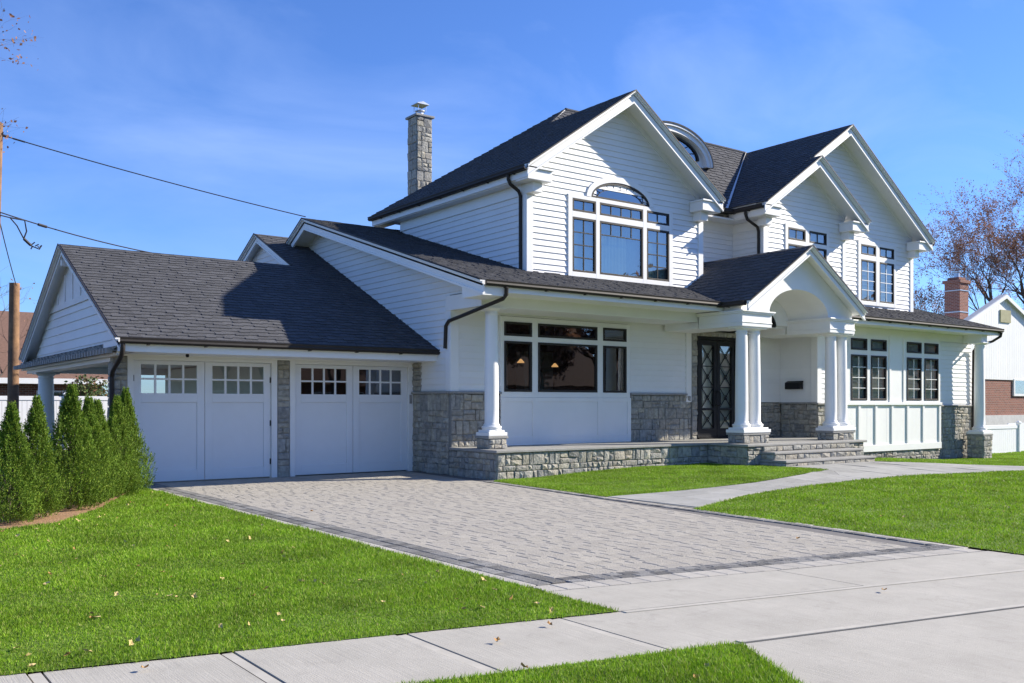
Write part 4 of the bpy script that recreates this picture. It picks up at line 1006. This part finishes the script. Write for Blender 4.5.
# --- garage ----------------------------------------------------------------------------------------------
GYY = 18.75; ez, es = 2.75, .465
def gz_(y): return ez+es*(y-17.65)
slope('garage_roof', 'y', 17.65, ez, 22.7, gz_(22.7), 4.3, 11.0, 150)
ll = math.hypot(1, es)
sl2 = slope('garage_roof', 'y', 22.7, gz_(22.7), 25.3, gz_(25.3), 9.79, 12.4, 151)
slope('rear_garage_roof', 'y', 27.8, ez, 22.7, gz_(22.7), 4.3, 11.0, 152)
slope('rear_garage_roof', 'y', 29.5, 4.3, 25.3, gz_(25.3), 9.79, 12.4, 153)
rake('y', 17.65, ez, 22.7, gz_(22.7), 4.3, 1, depth=.22); rake('y', 27.8, ez, 22.7, gz_(22.7), 4.3, 1, depth=.22)
rake('y', 22.72, gz_(22.72), 25.3, gz_(25.3), 9.79, 1, depth=.24); rake('y', 29.5, 4.3, 25.3, gz_(25.3), 9.79, 1, depth=.24)
siding('garage_gable_wall', (10.05, 0, 0), (0, 1, 0), W, [[(22.6, 4.6), (28.4, 4.6), (25.3, gz_(25.3)-.1), (22.6, gz_(22.6)-.1)]], H)
# west gable over the open carport
siding('garage_gable_wall', (4.55, 0, 0), (0, 1, 0), W, [[(17.9, 2.6), (27.5, 2.6), (25.4, 3.78), (20.0, 3.78)]], H, course=.2)
MB().prism([(4.56, 17.9, 2.5), (4.56, 27.5, 2.5), (4.56, 22.7, gz_(22.7)-.06)], (.06, 0, 0)).build_parts('wall_backing', 'siding', H)
gb = MB(); gb.prism([(4.545, 19.9, 3.78), (4.545, 25.5, 3.78), (4.545, 22.7, gz_(22.7)-.1)], (-.02, 0, 0))
gb.prism([(4.523, 19.85, 3.76), (4.523, 25.55, 3.76), (4.523, 25.1, 3.9), (4.523, 20.3, 3.9)], (-.02, 0, 0))
yy = 20.7
for yy in (21.1, 21.9, 22.7, 23.5, 24.3): gb.box(4.50, 4.524, yy-.03, yy+.03, 3.88, gz_(22.7)-.2-es*abs(yy-22.7))
gb.box(4.28, 4.52, 24.3, 24.42, 4.42, 4.54); gb.box(4.28, 4.52, 22.64, 22.76, 4.62, 4.76)
gb.build_parts('batten_panel', 'siding', H)
# little shingled skirt along the foot of the gable, and the carport beam, ceiling and post
sk = shingles('skirt_shingles', (4.22, 0, 2.55), (0, 1, 0), Vector((.32, 0, .17)), [(17.85, 0), (28.2, 0), (28.2, .36), (17.85, .36)], H, 160, course=.17, lift=.03, m='cap_stone')
tp = MB(); y = 17.9
while y < 28.2: tp.box(4.13, 4.23, y, y+.15, 2.47, 2.565); y += .24
tp.box(4.2, 4.6, 17.85, 28.2, 2.515, 2.53); tp.build('skirt_edge', 'cap_stone', H)
bb = MB(); bb.box(4.42, 4.78, 18.9, 27.9, 2.36, 2.52); bb.box(4.3, 4.42, 17.9, 28.0, 2.44, 2.52); bb.box(4.8, 10.95, 26.9, 27.2, 2.36, 2.52)
bb.build_parts('carport_beam', 'trim', H, bevel=.006)
MB().box(4.7, 10.99, 18.95, 27.6, 2.53, 2.57).build('garage_ceiling', 'cream_paint', H)
column(4.72, 26.95, 0, 2.36, .21)
MB().box(7.78, 7.82, 18.9, 27, 0, 2.5).build('interior_wall', 'cream_paint', H)
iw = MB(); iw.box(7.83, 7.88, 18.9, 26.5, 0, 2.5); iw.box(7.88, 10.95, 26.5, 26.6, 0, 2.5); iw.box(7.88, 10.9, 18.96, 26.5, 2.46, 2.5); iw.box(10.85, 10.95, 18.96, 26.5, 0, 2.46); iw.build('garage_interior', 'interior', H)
MB().box(4.6, 10.95, 18.95, 27.5, -.02, .005).build('garage_floor', 'concrete', H)
# eave trim
eg = MB(); eg.box(4.36, 10.99, 17.70, 17.73, 2.50, 2.72); eg.box(4.36, 10.99, 17.73, GYY-.05, 2.50, 2.53); eg.box(4.3, 4.46, 17.68, 18.9, 2.50, 2.70); eg.box(4.45, 10.98, GYY-.06, GYY+.1, 2.47, 2.70)
eg.build_parts('eave_soffit', 'trim', H)
gutter((4.28, 17.69, 2.64), (11.0, 17.69, 2.64), (0, 1, 0))
downspout([(4.34, 17.64, 2.66), (4.34, 17.64, 2.52), (4.34, 17.72, 2.42), (4.36, 18.45, 2.16), (4.38, 18.6, 2.06), (4.38, 18.62, 0)])
# stone piers and door trim
stones('stone_veneer', (0, GYY-.03, 0), (1, 0, 0), F, [(4.46, 4.69, 0, 2.47), (7.70, 7.96, 0, 2.47)], H, 61, wmin=.1, wmax=.3)
stones('stone_veneer', (4.46, 0, 0), (0, 1, 0), W, [(GYY-.03, GYY+.4, 0, 2.36)], H, 62)
MB().box(4.5, 4.69, GYY+.0, GYY+.4, 0, 2.36).build('pier_core', 'mortar', H)
gt = MB()
for a, b in ((4.69, 4.80), (7.57, 7.69), (7.97, 8.09), (10.85, 10.985)): gt.box(a, b, GYY-.04, GYY+.1, 0, 2.47)
gt.box(4.80, 7.57, GYY-.039, GYY+.1, 2.40, 2.469); gt.box(8.09, 10.85, GYY-.039, GYY+.1, 2.40, 2.469)
gt.build_parts('door_trim', 'trim', H, bevel=.006)
def garage_door(x0, x1, hinges):
    y = GYY+.02; mid = (x0+x1)/2; d = MB()
    lw = (x1-x0)/2
    gd = None; body = MB(); panes = []; mun = MB()
    for a, b in ((x0+.006, mid-.005), (mid+.005, x1-.006)):
        w0, w1 = a+.155, b-.155; zt0, zt1 = 1.76, 2.32
        body.box(a, a+.15, y, y+.05, .03, 2.395); body.box(b-.15, b, y, y+.05, .03, 2.395)
        body.box(a+.15, b-.15, y+.001, y+.05, .03, .24); body.box(a+.15, b-.15, y+.001, y+.05, 1.58, 1.76); body.box(a+.15, b-.15, y+.001, y+.05, 2.32, 2.395)
        body.box(a+.15, b-.15, y+.022, y+.04, .24, 1.58)
        n = 4; ww = (b-a-.30)
        for k in range(1, n): xx = a+.15+ww*k/n; body.box(xx-.021, xx+.021, y+.004, y+.04, 1.76, 2.32)
        body.box(a+.15, b-.15, y+.005, y+.04, 2.022, 2.058)
        panes.append((a+.15, b-.15))
    o = body.build('garage_door', 'door_paint', H, bevel=.005)
    for a, b in panes: pane([(a, y+.022, 1.76), (b, y+.022, 1.76), (b, y+.022, 2.32), (a, y+.022, 2.32)], 'glass', o)
    hb = MB()
    for hx in hinges:
        for z in (.35, 1.15, 2.05): hb.box(hx-.012, hx+.012, y-.012, y, z-.06, z+.06)
    if hb.v: hb.build('hinge', 'iron', o)
    return o
garage_door(4.80, 7.57, (4.812, 7.556)); garage_door(8.09, 10.85, ())
MB().box(10.87, 10.93, GYY-.06, GYY-.04, 1.56, 1.76).build('keypad', 'cap_stone', H, bevel=.008)
MB().lathe(5.6, 18.0, [(.03, 2.50), (.035, 2.46), (.02, 2.44)], 10).build('soffit_light', 'iron', H)

# --- chimney -------------------------------------------------------------------------------------------------
CH = MB(); CH.box(15.33, 16.03, 25.95, 26.65, 10.83, 10.90); CH.box(15.45, 15.91, 26.07, 26.53, 10.90, 10.94)
ch = CH.build('chimney', 'cap_stone', H, bevel=.01)
stones('chimney_stone', (0, 26.02, 0), (1, 0, 0), F, [(15.40, 15.96, 5, 10.83)], ch, 71, hmin=.14, hmax=.42, wmin=.12, wmax=.3)
stones('chimney_stone', (15.40, 0, 0), (0, 1, 0), W, [(26.02, 26.58, 5, 10.83)], ch, 72, hmin=.2, hmax=.34, wmin=.2, wmax=.4)
MB().box(15.5, 15.94, 26.1, 26.58, 4, 10.82).build('chimney_core', 'mortar', ch)
fl = MB(); fl.lathe(15.68, 26.3, [(.11, 10.94), (.11, 11.05), (.16, 11.07), (.16, 11.10)], 14)
for dx, dy in ((-.14, -.14), (.14, -.14), (.14, .14), (-.14, .14)): fl.tube([(15.68+dx, 26.3+dy, 11.07), (15.68+dx, 26.3+dy, 11.27)], .012, 5)
fl.box(15.46, 15.90, 26.08, 26.52, 11.27, 11.29); fl.prism([(15.46, 26.08, 11.29), (15.90, 26.08, 11.29), (15.68, 26.08, 11.36)], (0, .44, 0))
fl.build('chimney_cap', 'steel', ch)

# ------------------------------------------------------------------ fences
def fence(name, x0, x1, y, z0, z1, posts, label, skirt=0):
    f = thing(name, ((x0+x1)/2, y, z0), label, 'fence')
    p = MB(); x = x0; k = 0
    while x < x1-.01:
        w = min(.15, x1-x); p.box(x+.004, x+w-.004, y, y+.025, z0+.05, z1-.10); x += w
    o = p.build('fence_panel', 'vinyl', f)
    r = MB(); r.box(x0, x1, y-.02, y+.045, z1-.16, z1-.02); r.box(x0, x1, y-.02, y+.045, z0+.06, z0+.2); r.build('rail', 'vinyl', f, bevel=.006)
    for px in posts:
        q = MB(); q.box(px-.065, px+.065, y-.055, y+.075, z0, z1+.04); po = q.build('post', 'vinyl', f, bevel=.006)
        c = MB(); c.box(px-.085, px+.085, y-.075, y+.095, z1+.04, z1+.07); c.add([(px-.075, y-.065, z1+.07), (px+.075, y-.065, z1+.07), (px+.075, y+.085, z1+.07), (px-.075, y+.085, z1+.07), (px, y+.01, z1+.13)], [(0, 1, 4), (1, 2, 4), (2, 3, 4), (3, 0, 4)])
        c.build('post_cap', 'vinyl', po)
    return f
fence('vinyl_fence', -12, 13, 35.0, -.05, 1.84, (-11, -8.6, -6.2, -3.8, -1.4, 1.0, 3.6, 6.75, 9.2, 11.6), 'white vinyl privacy fence seen under the carport behind the hedge')
fence('vinyl_fence', 30.9, 35.25, 16.5, -.4, .82, (35.2,), 'white vinyl fence beside the right corner column of the house')
MB().box(35.26, 40, 16.9, 16.94, -.4, .84).build('gate_panel', 'vinyl', bpy.data.objects['vinyl_fence.001'])

# ------------------------------------------------------------------ neighbour houses
N1 = thing('neighbor_house', (41.3, 20, -.4), 'neighboring house with white vertical siding over red brick, at the right edge', 'house')
MB().box(36.8, 46.2, 20, 32, -.5, 2.6).build('brick_wall', 'brick', N1)
sd = MB(); a = 36.75
while a < 46.2: sd.prism([(a, 19.95, 2.6), (a+.19, 19.95, 2.6), (a+.19, 19.95, 6.2-.41*abs(a+.19-41.2)), (a, 19.95, 6.2-.41*abs(a-41.2))], (0, .05, 0)); a += .2
sd.build('vertical_siding', 'siding', N1)
MB().box(36.8, 46.2, 20.0, 32, 2.6, 4.1).build('upper_wall', 'siding', N1)
for s in (-1, 1):
    rf = MB(); rf.prism([(41.2, 19.84, 6.30), (41.2+s*5.0, 19.84, 6.30-.41*5), (41.2+s*5.0, 19.84, 6.22-.41*5), (41.2, 19.84, 6.22)], (0, .30, 0)); rf.build('roof', 'grey_concrete_trim', N1)
    MB().prism([(41.2, 19.80, 6.285), (41.2+s*5.0, 19.80, 6.285-.41*5), (41.2+s*5.0, 19.80, 6.12-.41*5), (41.2, 19.80, 6.12)], (0, .04, 0)).build('rake_board', 'trim', N1)
MB().box(40.85, 41.75, 19.9, 19.95, 5.08, 5.62).build('gable_vent', 'vent', N1)
wf = MB(); wf.box(42.1, 43.6, 19.93, 20.0, 1.9, 2.0); wf.box(42.1, 43.6, 19.93, 20.0, 2.58, 2.66); wf.box(42.1, 42.2, 19.931, 20, 2.0, 2.58); wf.box(43.5, 43.6, 19.931, 20, 2, 2.58)
wf = wf.build('window', 'trim', N1); MB().box(42.2, 43.5, 19.97, 19.99, 2.0, 2.58).build('pane', 'glass_coated', wf)
MB().box(36.7, 46.3, 19.93, 20.0, .35, 1.07).build('base_band', 'grey_concrete_trim', N1)
bc = MB(); bc.box(46.3, 47.15, 24.6, 25.4, 2, 7.7); bc.box(46.22, 47.23, 24.52, 25.48, 7.7, 7.85); bc.box(46.4, 47.05, 24.7, 25.3, 7.85, 8.0); bc = bc.build('chimney', 'brick', N1)
MB().box(46.27, 47.18, 24.57, 25.43, 7.3, 7.34).box(46.27, 47.18, 24.57, 25.43, 6.2, 6.25).build('chimney_strap', 'steel', bc)
MB().lathe(46.75, 25.0, [(.16, 8.0), (.14, 8.25), (.2, 8.27), (.2, 8.33)], 12).build('flue', 'steel', bc)
MB().tube([(47.7, 25, 5.5), (47.7, 25, 8.6)], .025, 6).build('antenna_mast', 'steel', N1)

N2 = thing('neighbor_house', (-3, 42, 0), 'low brick house with a brown roof behind the left fence', 'house')
MB().box(-22, 9.5, 42, 52, -.1, 2.7).build('brick_wall', 'brick', N2)
rf = MB(); rf.prism([(-22.6, 41.3, 2.55), (-22.6, 47, 5.7), (-22.6, 52.7, 2.55), (-22.6, 52.7, 2.4), (-22.6, 41.3, 2.4)], (32.6, 0, 0)); rf.build('roof', 'brown_roof', N2)
ff = MB(); ff.box(-22.6, 10.0, 41.26, 41.3, 2.36, 2.58); ff.build('fascia', 'trim', N2)
for x in (-4, 2.2, 4.4, 7):
    w = MB(); w.box(x, x+1.1, 41.96, 42, 1.0, 2.1); w = w.build('window', 'trim', N2); MB().box(x+.07, x+1.03, 41.95, 41.96, 1.07, 2.03).build('pane', 'glass_coated', w)
for x, z in ((3.2, 5.1), (5.0, 5.0), (1.5, 4.6)):
    MB().box(x, x+.5, 43.2, 43.7, 3.4, z).build('roof_vent', 'iron', N2)

# ------------------------------------------------------------------ vegetation
def foliage_mesh(name, m, pts, size, rng, up=.3, aspect=.6, orient=None):
    """leaf quads at points; mesh built with numpy"""
    n = len(pts); q = rng; pts = np.asarray(pts)
    d = q.normal(size=(n, 3)); 
    if orient is not None: d = orient+.55*d
    d /= np.linalg.norm(d, axis=1)[:, None]
    e = np.cross(d, q.normal(size=(n, 3))); e /= np.linalg.norm(e, axis=1)[:, None]+1e-9
    s = size*q.uniform(.55, 1.35, n)[:, None]
    V = np.empty((n, 4, 3)); V[:, 0] = pts-d*s*.2; V[:, 1] = pts+e*s*aspect*.5+d*s*.35; V[:, 2] = pts+d*s; V[:, 3] = pts-e*s*aspect*.5+d*s*.35
    me = bpy.data.meshes.new(name); me.vertices.add(n*4); me.vertices.foreach_set('co', V.ravel())
    me.loops.add(n*4); me.loops.foreach_set('vertex_index', np.arange(n*4, dtype=np.int32)); me.polygons.add(n); me.polygons.foreach_set('loop_start', (np.arange(n)*4).astype(np.int32))
    me.update(calc_edges=True); me.validate(); me.materials.append(MAT[m]); return me
def arbor_mesh(seed, h=1.78, r=.44, n=34000):
    q = np.random.default_rng(seed); P = []; D = []
    # branchlet sprays: each is a little upright fan of leaf scales
    ns = n//14
    for _ in range(ns):
        t = q.random()**1.15; z = .02+t*h*.97
        prof = (min(1, (t+.12)/.26)**.6)*(1-t)**.98*1.12+.012
        a = q.uniform(0, 2*np.pi); lump = 1+.16*math.sin(3*a+seed+7*t)+.13*math.sin(7*a+11*t+seed)
        rad = r*prof*lump*(q.uniform(.70, 1.04) if q.random() < .75 else q.uniform(.15, .7))
        b = np.array([math.cos(a)*rad, math.sin(a)*rad, z]); ax = np.array([math.cos(a)*.5, math.sin(a)*.5, 1.0+.6*t]); ax /= np.linalg.norm(ax)
        l = q.uniform(.09, .2)*(1-.35*t)
        side = np.cross(ax, q.normal(size=3)); side /= np.linalg.norm(side)+1e-9
        for k in range(14):
            s = k/13; P.append(b+ax*l*s+side*((k % 2)*2-1)*l*.22*(1-s)*q.uniform(.3, 1)); D.append(ax+side*((k % 2)*2-1)*.5)
    return foliage_mesh('arborvitae_foliage', 'arb_leaf', P, .030, q, orient=np.array(D), aspect=.42)
arb_meshes = [arbor_mesh(11), arbor_mesh(23), arbor_mesh(37)]
tm = bpy.data.meshes.new('arborvitae_trunk'); mbt = MB().tube([(0, 0, -.05), (.01, 0, .6), (0, .01, 1.5)], .03, 6, r1=.008)
tm.from_pydata(mbt.v, [], mbt.f); tm.materials.append(MAT['bark'])
core_m = bpy.data.meshes.new('inner_twigs'); mbt = MB(); q_ = random.Random(4)
for _ in range(90):
    z = q_.uniform(.1, 1.35); a = q_.uniform(0, 6.28); l = .30*(1-z/1.75); mbt.tube([(0, 0, z), (math.cos(a)*l, math.sin(a)*l, z+.16)], .007, 3)
core_m.from_pydata(mbt.v, [], mbt.f); core_m.materials.append(MAT['bark'])
ARB = [(1.95, 13.62, .85, 'arborvitae at the left end of the hedge, cut off by the picture edge'),
       (2.30, 14.05, .90, 'second arborvitae from the left end of the hedge, standing clear with a gap beside it'),
       (2.92, 14.90, 1.0, 'tall arborvitae in the middle of the hedge, below the fence post cap'),
       (3.28, 15.42, .90, 'slim arborvitae just right of the hedge\'s tall middle one'),
       (3.62, 16.0, .88, 'third arborvitae from the garage end of the hedge'),
       (3.96, 16.56, .92, 'second arborvitae from the garage end of the hedge, under the downspout'),
       (4.26, 17.12, .99, 'bright arborvitae at the garage end of the hedge, against the stone pier')]
for i, (x, y, s, lab) in enumerate(ARB):
    e = thing('arborvitae', (x, y, 0), lab, 'shrub', 'arborvitae hedge beside the garage')
    e.rotation_euler = (R(rnd.uniform(-2, 2)), R(rnd.uniform(-2, 2)), rnd.uniform(0, 6.28)); e.scale = (s*rnd.uniform(.92, 1.08), s*rnd.uniform(.92, 1.08), s)
    for nm, me in (('foliage', arb_meshes[i % 3]), ('trunk', tm), ('inner_twigs', core_m)):
        o = bpy.data.objects.new(nm, me); sc.collection.objects.link(o); o.parent = e

class Tree:
    def __init__(s, seed): s.q = random.Random(seed); s.mb = MB(); s.tw = MB(); s.tips = []
    def grow(s, p, d, l, r, lev, spread=.55, taper=.68, kids=(2, 3)):
        q = s.q; pts = [p]; n = 4 if lev > 1 else 3
        for k in range(n):
            d = (d+Vector((q.gauss(0, .12), q.gauss(0, .12), q.gauss(.02, .08)))).normalized(); p = p+d*(l/n); pts.append(p)
        r1 = r*.62
        (s.mb if r > .03 else s.tw).tube(pts, r, 7 if r > .08 else (5 if r > .03 else 3), r1=r1, cap=False)
        if lev == 0: s.tips += pts[1:]; return
        if lev == 1: s.tips += pts[2:]
        for k in range(q.randint(*kids)):
            a = q.uniform(0, 6.28); sp = spread*q.uniform(.6, 1.35)
            ax = d.orthogonal().normalized(); ax.rotate(Matrix.Rotation(a, 3, d)); nd = (d*math.cos(sp)+ax*math.sin(sp)+Vector((0, 0, .10))).normalized()
            s.grow(p if k < 2 else pts[-2], nd, l*taper*q.uniform(.8, 1.2), r1*q.uniform(.7, .95), lev-1, spread, taper, kids)
def tree(loc, seed, label, cat, h, r, lev, leaf_n, leaf_s, leafmat='autumn_leaf', group=None, spread=.55, kids=(2, 3), lean=(0, 0), taper=.70, trunk=.28):
    t = Tree(seed); t.grow(Vector((0, 0, -.1)), Vector((lean[0], lean[1], 1)).normalized(), h*trunk, r, lev, spread, taper, kids)
    zmax = max(p.z for p in t.tips); k = h/zmax
    e = thing('tree', loc, label, cat, group)
    for nm, mb, m in (('trunk', t.mb, 'bark'), ('twigs', t.tw, 'twig')):
        me = bpy.data.meshes.new(nm); me.from_pydata([tuple(Vector(v)*k) for v in mb.v], [], mb.f); me.materials.append(MAT[m]); me.update()
        o = bpy.data.objects.new(nm, me); sc.collection.objects.link(o); o.parent = e
    q = np.random.default_rng(seed); tips = np.array([tuple(v*k) for v in t.tips])
    if leaf_n:
        cl = q.random(len(tips))**2.2; cl /= cl.sum()                  # leaves hang on in clusters
        idx = q.choice(len(tips), leaf_n, p=cl); P = tips[idx]+q.normal(size=(leaf_n, 3))*leaf_s*1.1
        me = foliage_mesh('crown', leafmat, P, leaf_s, q, aspect=.8)
        o = bpy.data.objects.new('crown', me); sc.collection.objects.link(o); o.parent = e
    return e
tree((61.8, 28.5, -.3), 5, 'big bare tree with sparse reddish brown leaves behind the right neighbor', 'tree', 19.2, .36, 8, 46000, .08, spread=.52, kids=(2, 4), taper=.78, trunk=.15)
tree((58.8, 32.4, -.3), 9, 'smaller bare tree with fine twigs just behind the brick chimney', 'tree', 10.5, .2, 7, 5000, .09, spread=.6, kids=(2, 3), taper=.76, trunk=.2)
tree((2.35, 19.2, 0), 14, 'tree with a few reddish leaves reaching in at the top left corner', 'tree', 10.6, .2, 7, 1800, .055, spread=.58, kids=(2, 3), taper=.74, trunk=.34)
tree((4.2, 37, 0), 21, 'thin bare tree in front of the brown roof behind the short pole', 'tree', 6.8, .1, 5, 60, .09, spread=.6, taper=.74)
# round evergreen shrub behind the fence
def bush(loc, rx, rz, n, size, seed, label):
    q = np.random.default_rng(seed); P = []
    for _ in range(26):
        c = q.normal(size=3); c /= np.linalg.norm(c); c *= q.uniform(.35, .75); c[2] = abs(c[2])*1.1
        m = n//26; v = q.normal(size=(m, 3)); v /= np.linalg.norm(v, axis=1)[:, None]; P.append(c+v*q.uniform(.22, .42)*(q.random((m, 1))**.25))
    P = np.concatenate(P)*np.array([rx, rx, rz])+np.array([0, 0, rz*.15])
    e = thing('shrub', loc, label, 'shrub')
    o = bpy.data.objects.new('foliage', foliage_mesh('foliage', 'shrub_leaf', P, size, q, aspect=.6)); sc.collection.objects.link(o); o.parent = e
    mb = MB(); qq = random.Random(seed)
    for k in range(7): a = qq.uniform(0, 6.28); mb.tube([(0, 0, -.05), (math.cos(a)*rx*.3, math.sin(a)*rx*.3, rz*.5), (math.cos(a)*rx*.6, math.sin(a)*rx*.6, rz*.9)], .04, 5, r1=.012)
    me = bpy.data.meshes.new('stems'); me.from_pydata(mb.v, [], mb.f); me.materials.append(MAT['bark']); o = bpy.data.objects.new('stems', me); sc.collection.objects.link(o); o.parent = e
bush((7.95, 37.2, 0), 1.7, 2.25, 9000, .11, 3, 'round leafy evergreen shrub rising above the white fence behind the carport')
# houses over the street, seen only as dark reflections in the window glass
def far_house(x, y):
    e = thing('house_across_street', (x, y, 0), 'low brick house across the street, seen as a dark reflection in the window glass', 'house', 'houses across the street reflected in the windows')
    MB().box(x-7, x+7, y-8, y, -.1, 3.4).build('wall', 'brick', e)
    MB().prism([(x-7.6, y+.6, 3.2), (x-7.6, y-4, 7.2), (x-7.6, y-8.6, 3.2)], (15.2, 0, 0)).build('roof', 'brown_roof', e)
    for dx in (-5, -1.8, 3.6):
        w = MB().box(x+dx, x+dx+1.5, y, y+.05, 1.0, 2.5).build('window', 'trim', e); MB().box(x+dx+.1, x+dx+1.4, y+.05, y+.06, 1.1, 2.4).build('pane', 'iron', w)
    d = MB().box(x+1.2, x+2.2, y, y+.05, .1, 2.3).build('door', 'iron', e)
for x in (20, 37, 54, 71, 88, 105, 122): far_house(x, -33)
# trees across the street, seen only as reflections in the window glass
for i, (x, y, s) in enumerate(((30, -26, 1.0), (22, -24, 1.1), (36, -25, 1.0), (41, -24, 1.15), (47.5, -27, 1.0), (54, -25, 1.05), (63, -28, 1.2), (76, -26, 1.1), (86, -24, 1.15), (97, -26, 1.05), (110, -27, 1.2))):
    if i == 0: base = tree((x, y, 0), 31, 'autumn tree across the street, seen as a reflection in the window glass', 'tree', 11, .28, 7, 16000, .36, group='trees across the street reflected in the windows', spread=.6)
    else:
        c = base.copy(); sc.collection.objects.link(c); c.location = (x, y, 0); c.rotation_euler.z = i*1.7; c.scale = (s, s, s)
        for ch in base.children: d = ch.copy(); sc.collection.objects.link(d); d.parent = c

# ------------------------------------------------------------------ poles and wires
p = MB().tube([(4.35, 29.75, -.1), (4.37, 29.75, 2.5), (4.40, 29.75, 4.98)], .155, 14, r1=.135).build('utility_pole', 'pole_wood', None, smooth=True)
tag(p, 'short weathered wooden pole in front of the white fence at the left', 'pole')
b = (2.92, 24.2)
p = MB().tube([(3.05, 24.3, -.1), (3.15, 24.3, 5), (3.23, 24.3, 8.0)], .15, 14, r1=.13).build('utility_pole', 'pole_wood', None, smooth=True)
tag(p, 'tall leaning wooden utility pole at the very left edge', 'pole')
def wire(p0, p1, sag, r, label, extra=()):
    p0, p1 = Vector(p0), Vector(p1); pts = []
    for k in range(25):
        t = k/24; q = p0.lerp(p1, t); q.z -= sag*4*t*(1-t); pts.append(q)
    mb = MB().tube(pts, r, 5)
    for t, rr_, l in extra:
        i = int(t*24); mb.tube([pts[i], pts[i]+(pts[i+1]-pts[i]).normalized()*l], rr_, 6)
    o = mb.build('power_line', 'wire'); tag(o, label, 'power line'); return o
wire((3.25, 24.25, 7.74), (10.5, 23.6, 6.60), .06, .014, 'upper black service wire sloping from the tall pole down to the house gable', ((.02, .03, .2), (.06, .02, .25)))
wire((3.25, 24.2, 5.95), (10.4, 27.6, 5.75), .22, .016, 'lower black service wire running behind the garage roof', ((.14, .035, .22),))
wire((3.25, 24.2, 5.85), (4.42, 29.6, 4.9), .05, .012, 'thin wire dropping from the tall pole to the short pole')
ck = MB(); q = random.Random(2)
pts = [Vector(p)+Vector((.2, 0, -1.0)) for p in ((3.05, 24.2, 6.88), (3.3, 24.3, 6.86), (3.45, 24.35, 6.7), (3.6, 24.4, 6.42), (3.75, 24.45, 6.28), (3.95, 24.5, 6.22), (4.0, 24.5, 6.32))]
ck.tube(pts, .016, 5); ck.tube([pts[1], Vector((3.82, 24.4, 5.85)), Vector((3.86, 24.4, 5.6)), pts[3]], .018, 5); ck.tube([pts[3], pts[3]+Vector((.15, 0, -.14))], .035, 6)
for k in range(5): ck.tube([pts[4]+Vector((.05*k, 0, 0)), pts[4]+Vector((.05*k+q.uniform(-.05, .1), 0, q.uniform(-.1, .1)))], .014, 4)
tag(ck.build('cable_tangle', 'wire'), 'tangle of loose cable loops hanging by the tall pole', 'cable')

# ------------------------------------------------------------------ fallen leaves on the lawns
lm = []
for k in range(3):
    q = random.Random(50+k); n = 9; vs_ = []
    for i in range(n):
        a = 2*math.pi*i/n; r = (.034 if i % 2 else .02)*q.uniform(.8, 1.25); vs_.append((r*math.cos(a), r*math.sin(a)*.8, .006+q.uniform(0, .018)))
    vs_.append((0, 0, .004)); me = bpy.data.meshes.new('fallen_leaf'); me.from_pydata(vs_, [], [(i, (i+1) % n, n) for i in range(n)]); me.materials.append(MAT['leaf_dry' if k == 0 else 'leaf_pale']); lm.append(me)
q = random.Random(77); cnt = 0
regions = ((LAWN_L, 135, (.4, 4.6, 5.2, 17)), (LAWN_R, 45, (10.5, 24, 2.6, 10.5)), (LAWN_P, 4, (2.6, 4.6, 3.4, 4.4)), (LAWN_S, 6, (11, 17, 12, 15)))
for poly, n, bb in regions:
    k = 0
    while k < n:
        x, y = q.uniform(bb[0], bb[1]), q.uniform(bb[2], bb[3])
        if not inside(x, y, poly): continue
        o = bpy.data.objects.new('fallen_leaf', lm[k % 3]); sc.collection.objects.link(o); k += 1
        o.location = (x, y, g(x, y)+.03); o.rotation_euler = (q.gauss(0, .5), q.gauss(0, .5), q.uniform(0, 6.28)); s = q.uniform(.5, 1.05); o.scale = (s, s, s)
        tag(o, 'small dry curled leaf fallen on the lawn', 'leaf', 'dry leaves scattered on the lawns')
for x, y in ((5.6, 12.4), (4.05, 5.05), (3.5, 4.9), (8.9, 6.6), (7.0, 4.35), (1.5, 5.6)):
    o = bpy.data.objects.new('fallen_leaf', lm[0]); sc.collection.objects.link(o); o.location = (x, y, .022); o.rotation_euler = (0, .2, x)
    tag(o, 'small dry curled leaf lying on the pavement', 'leaf', 'dry leaves lying on the paving')
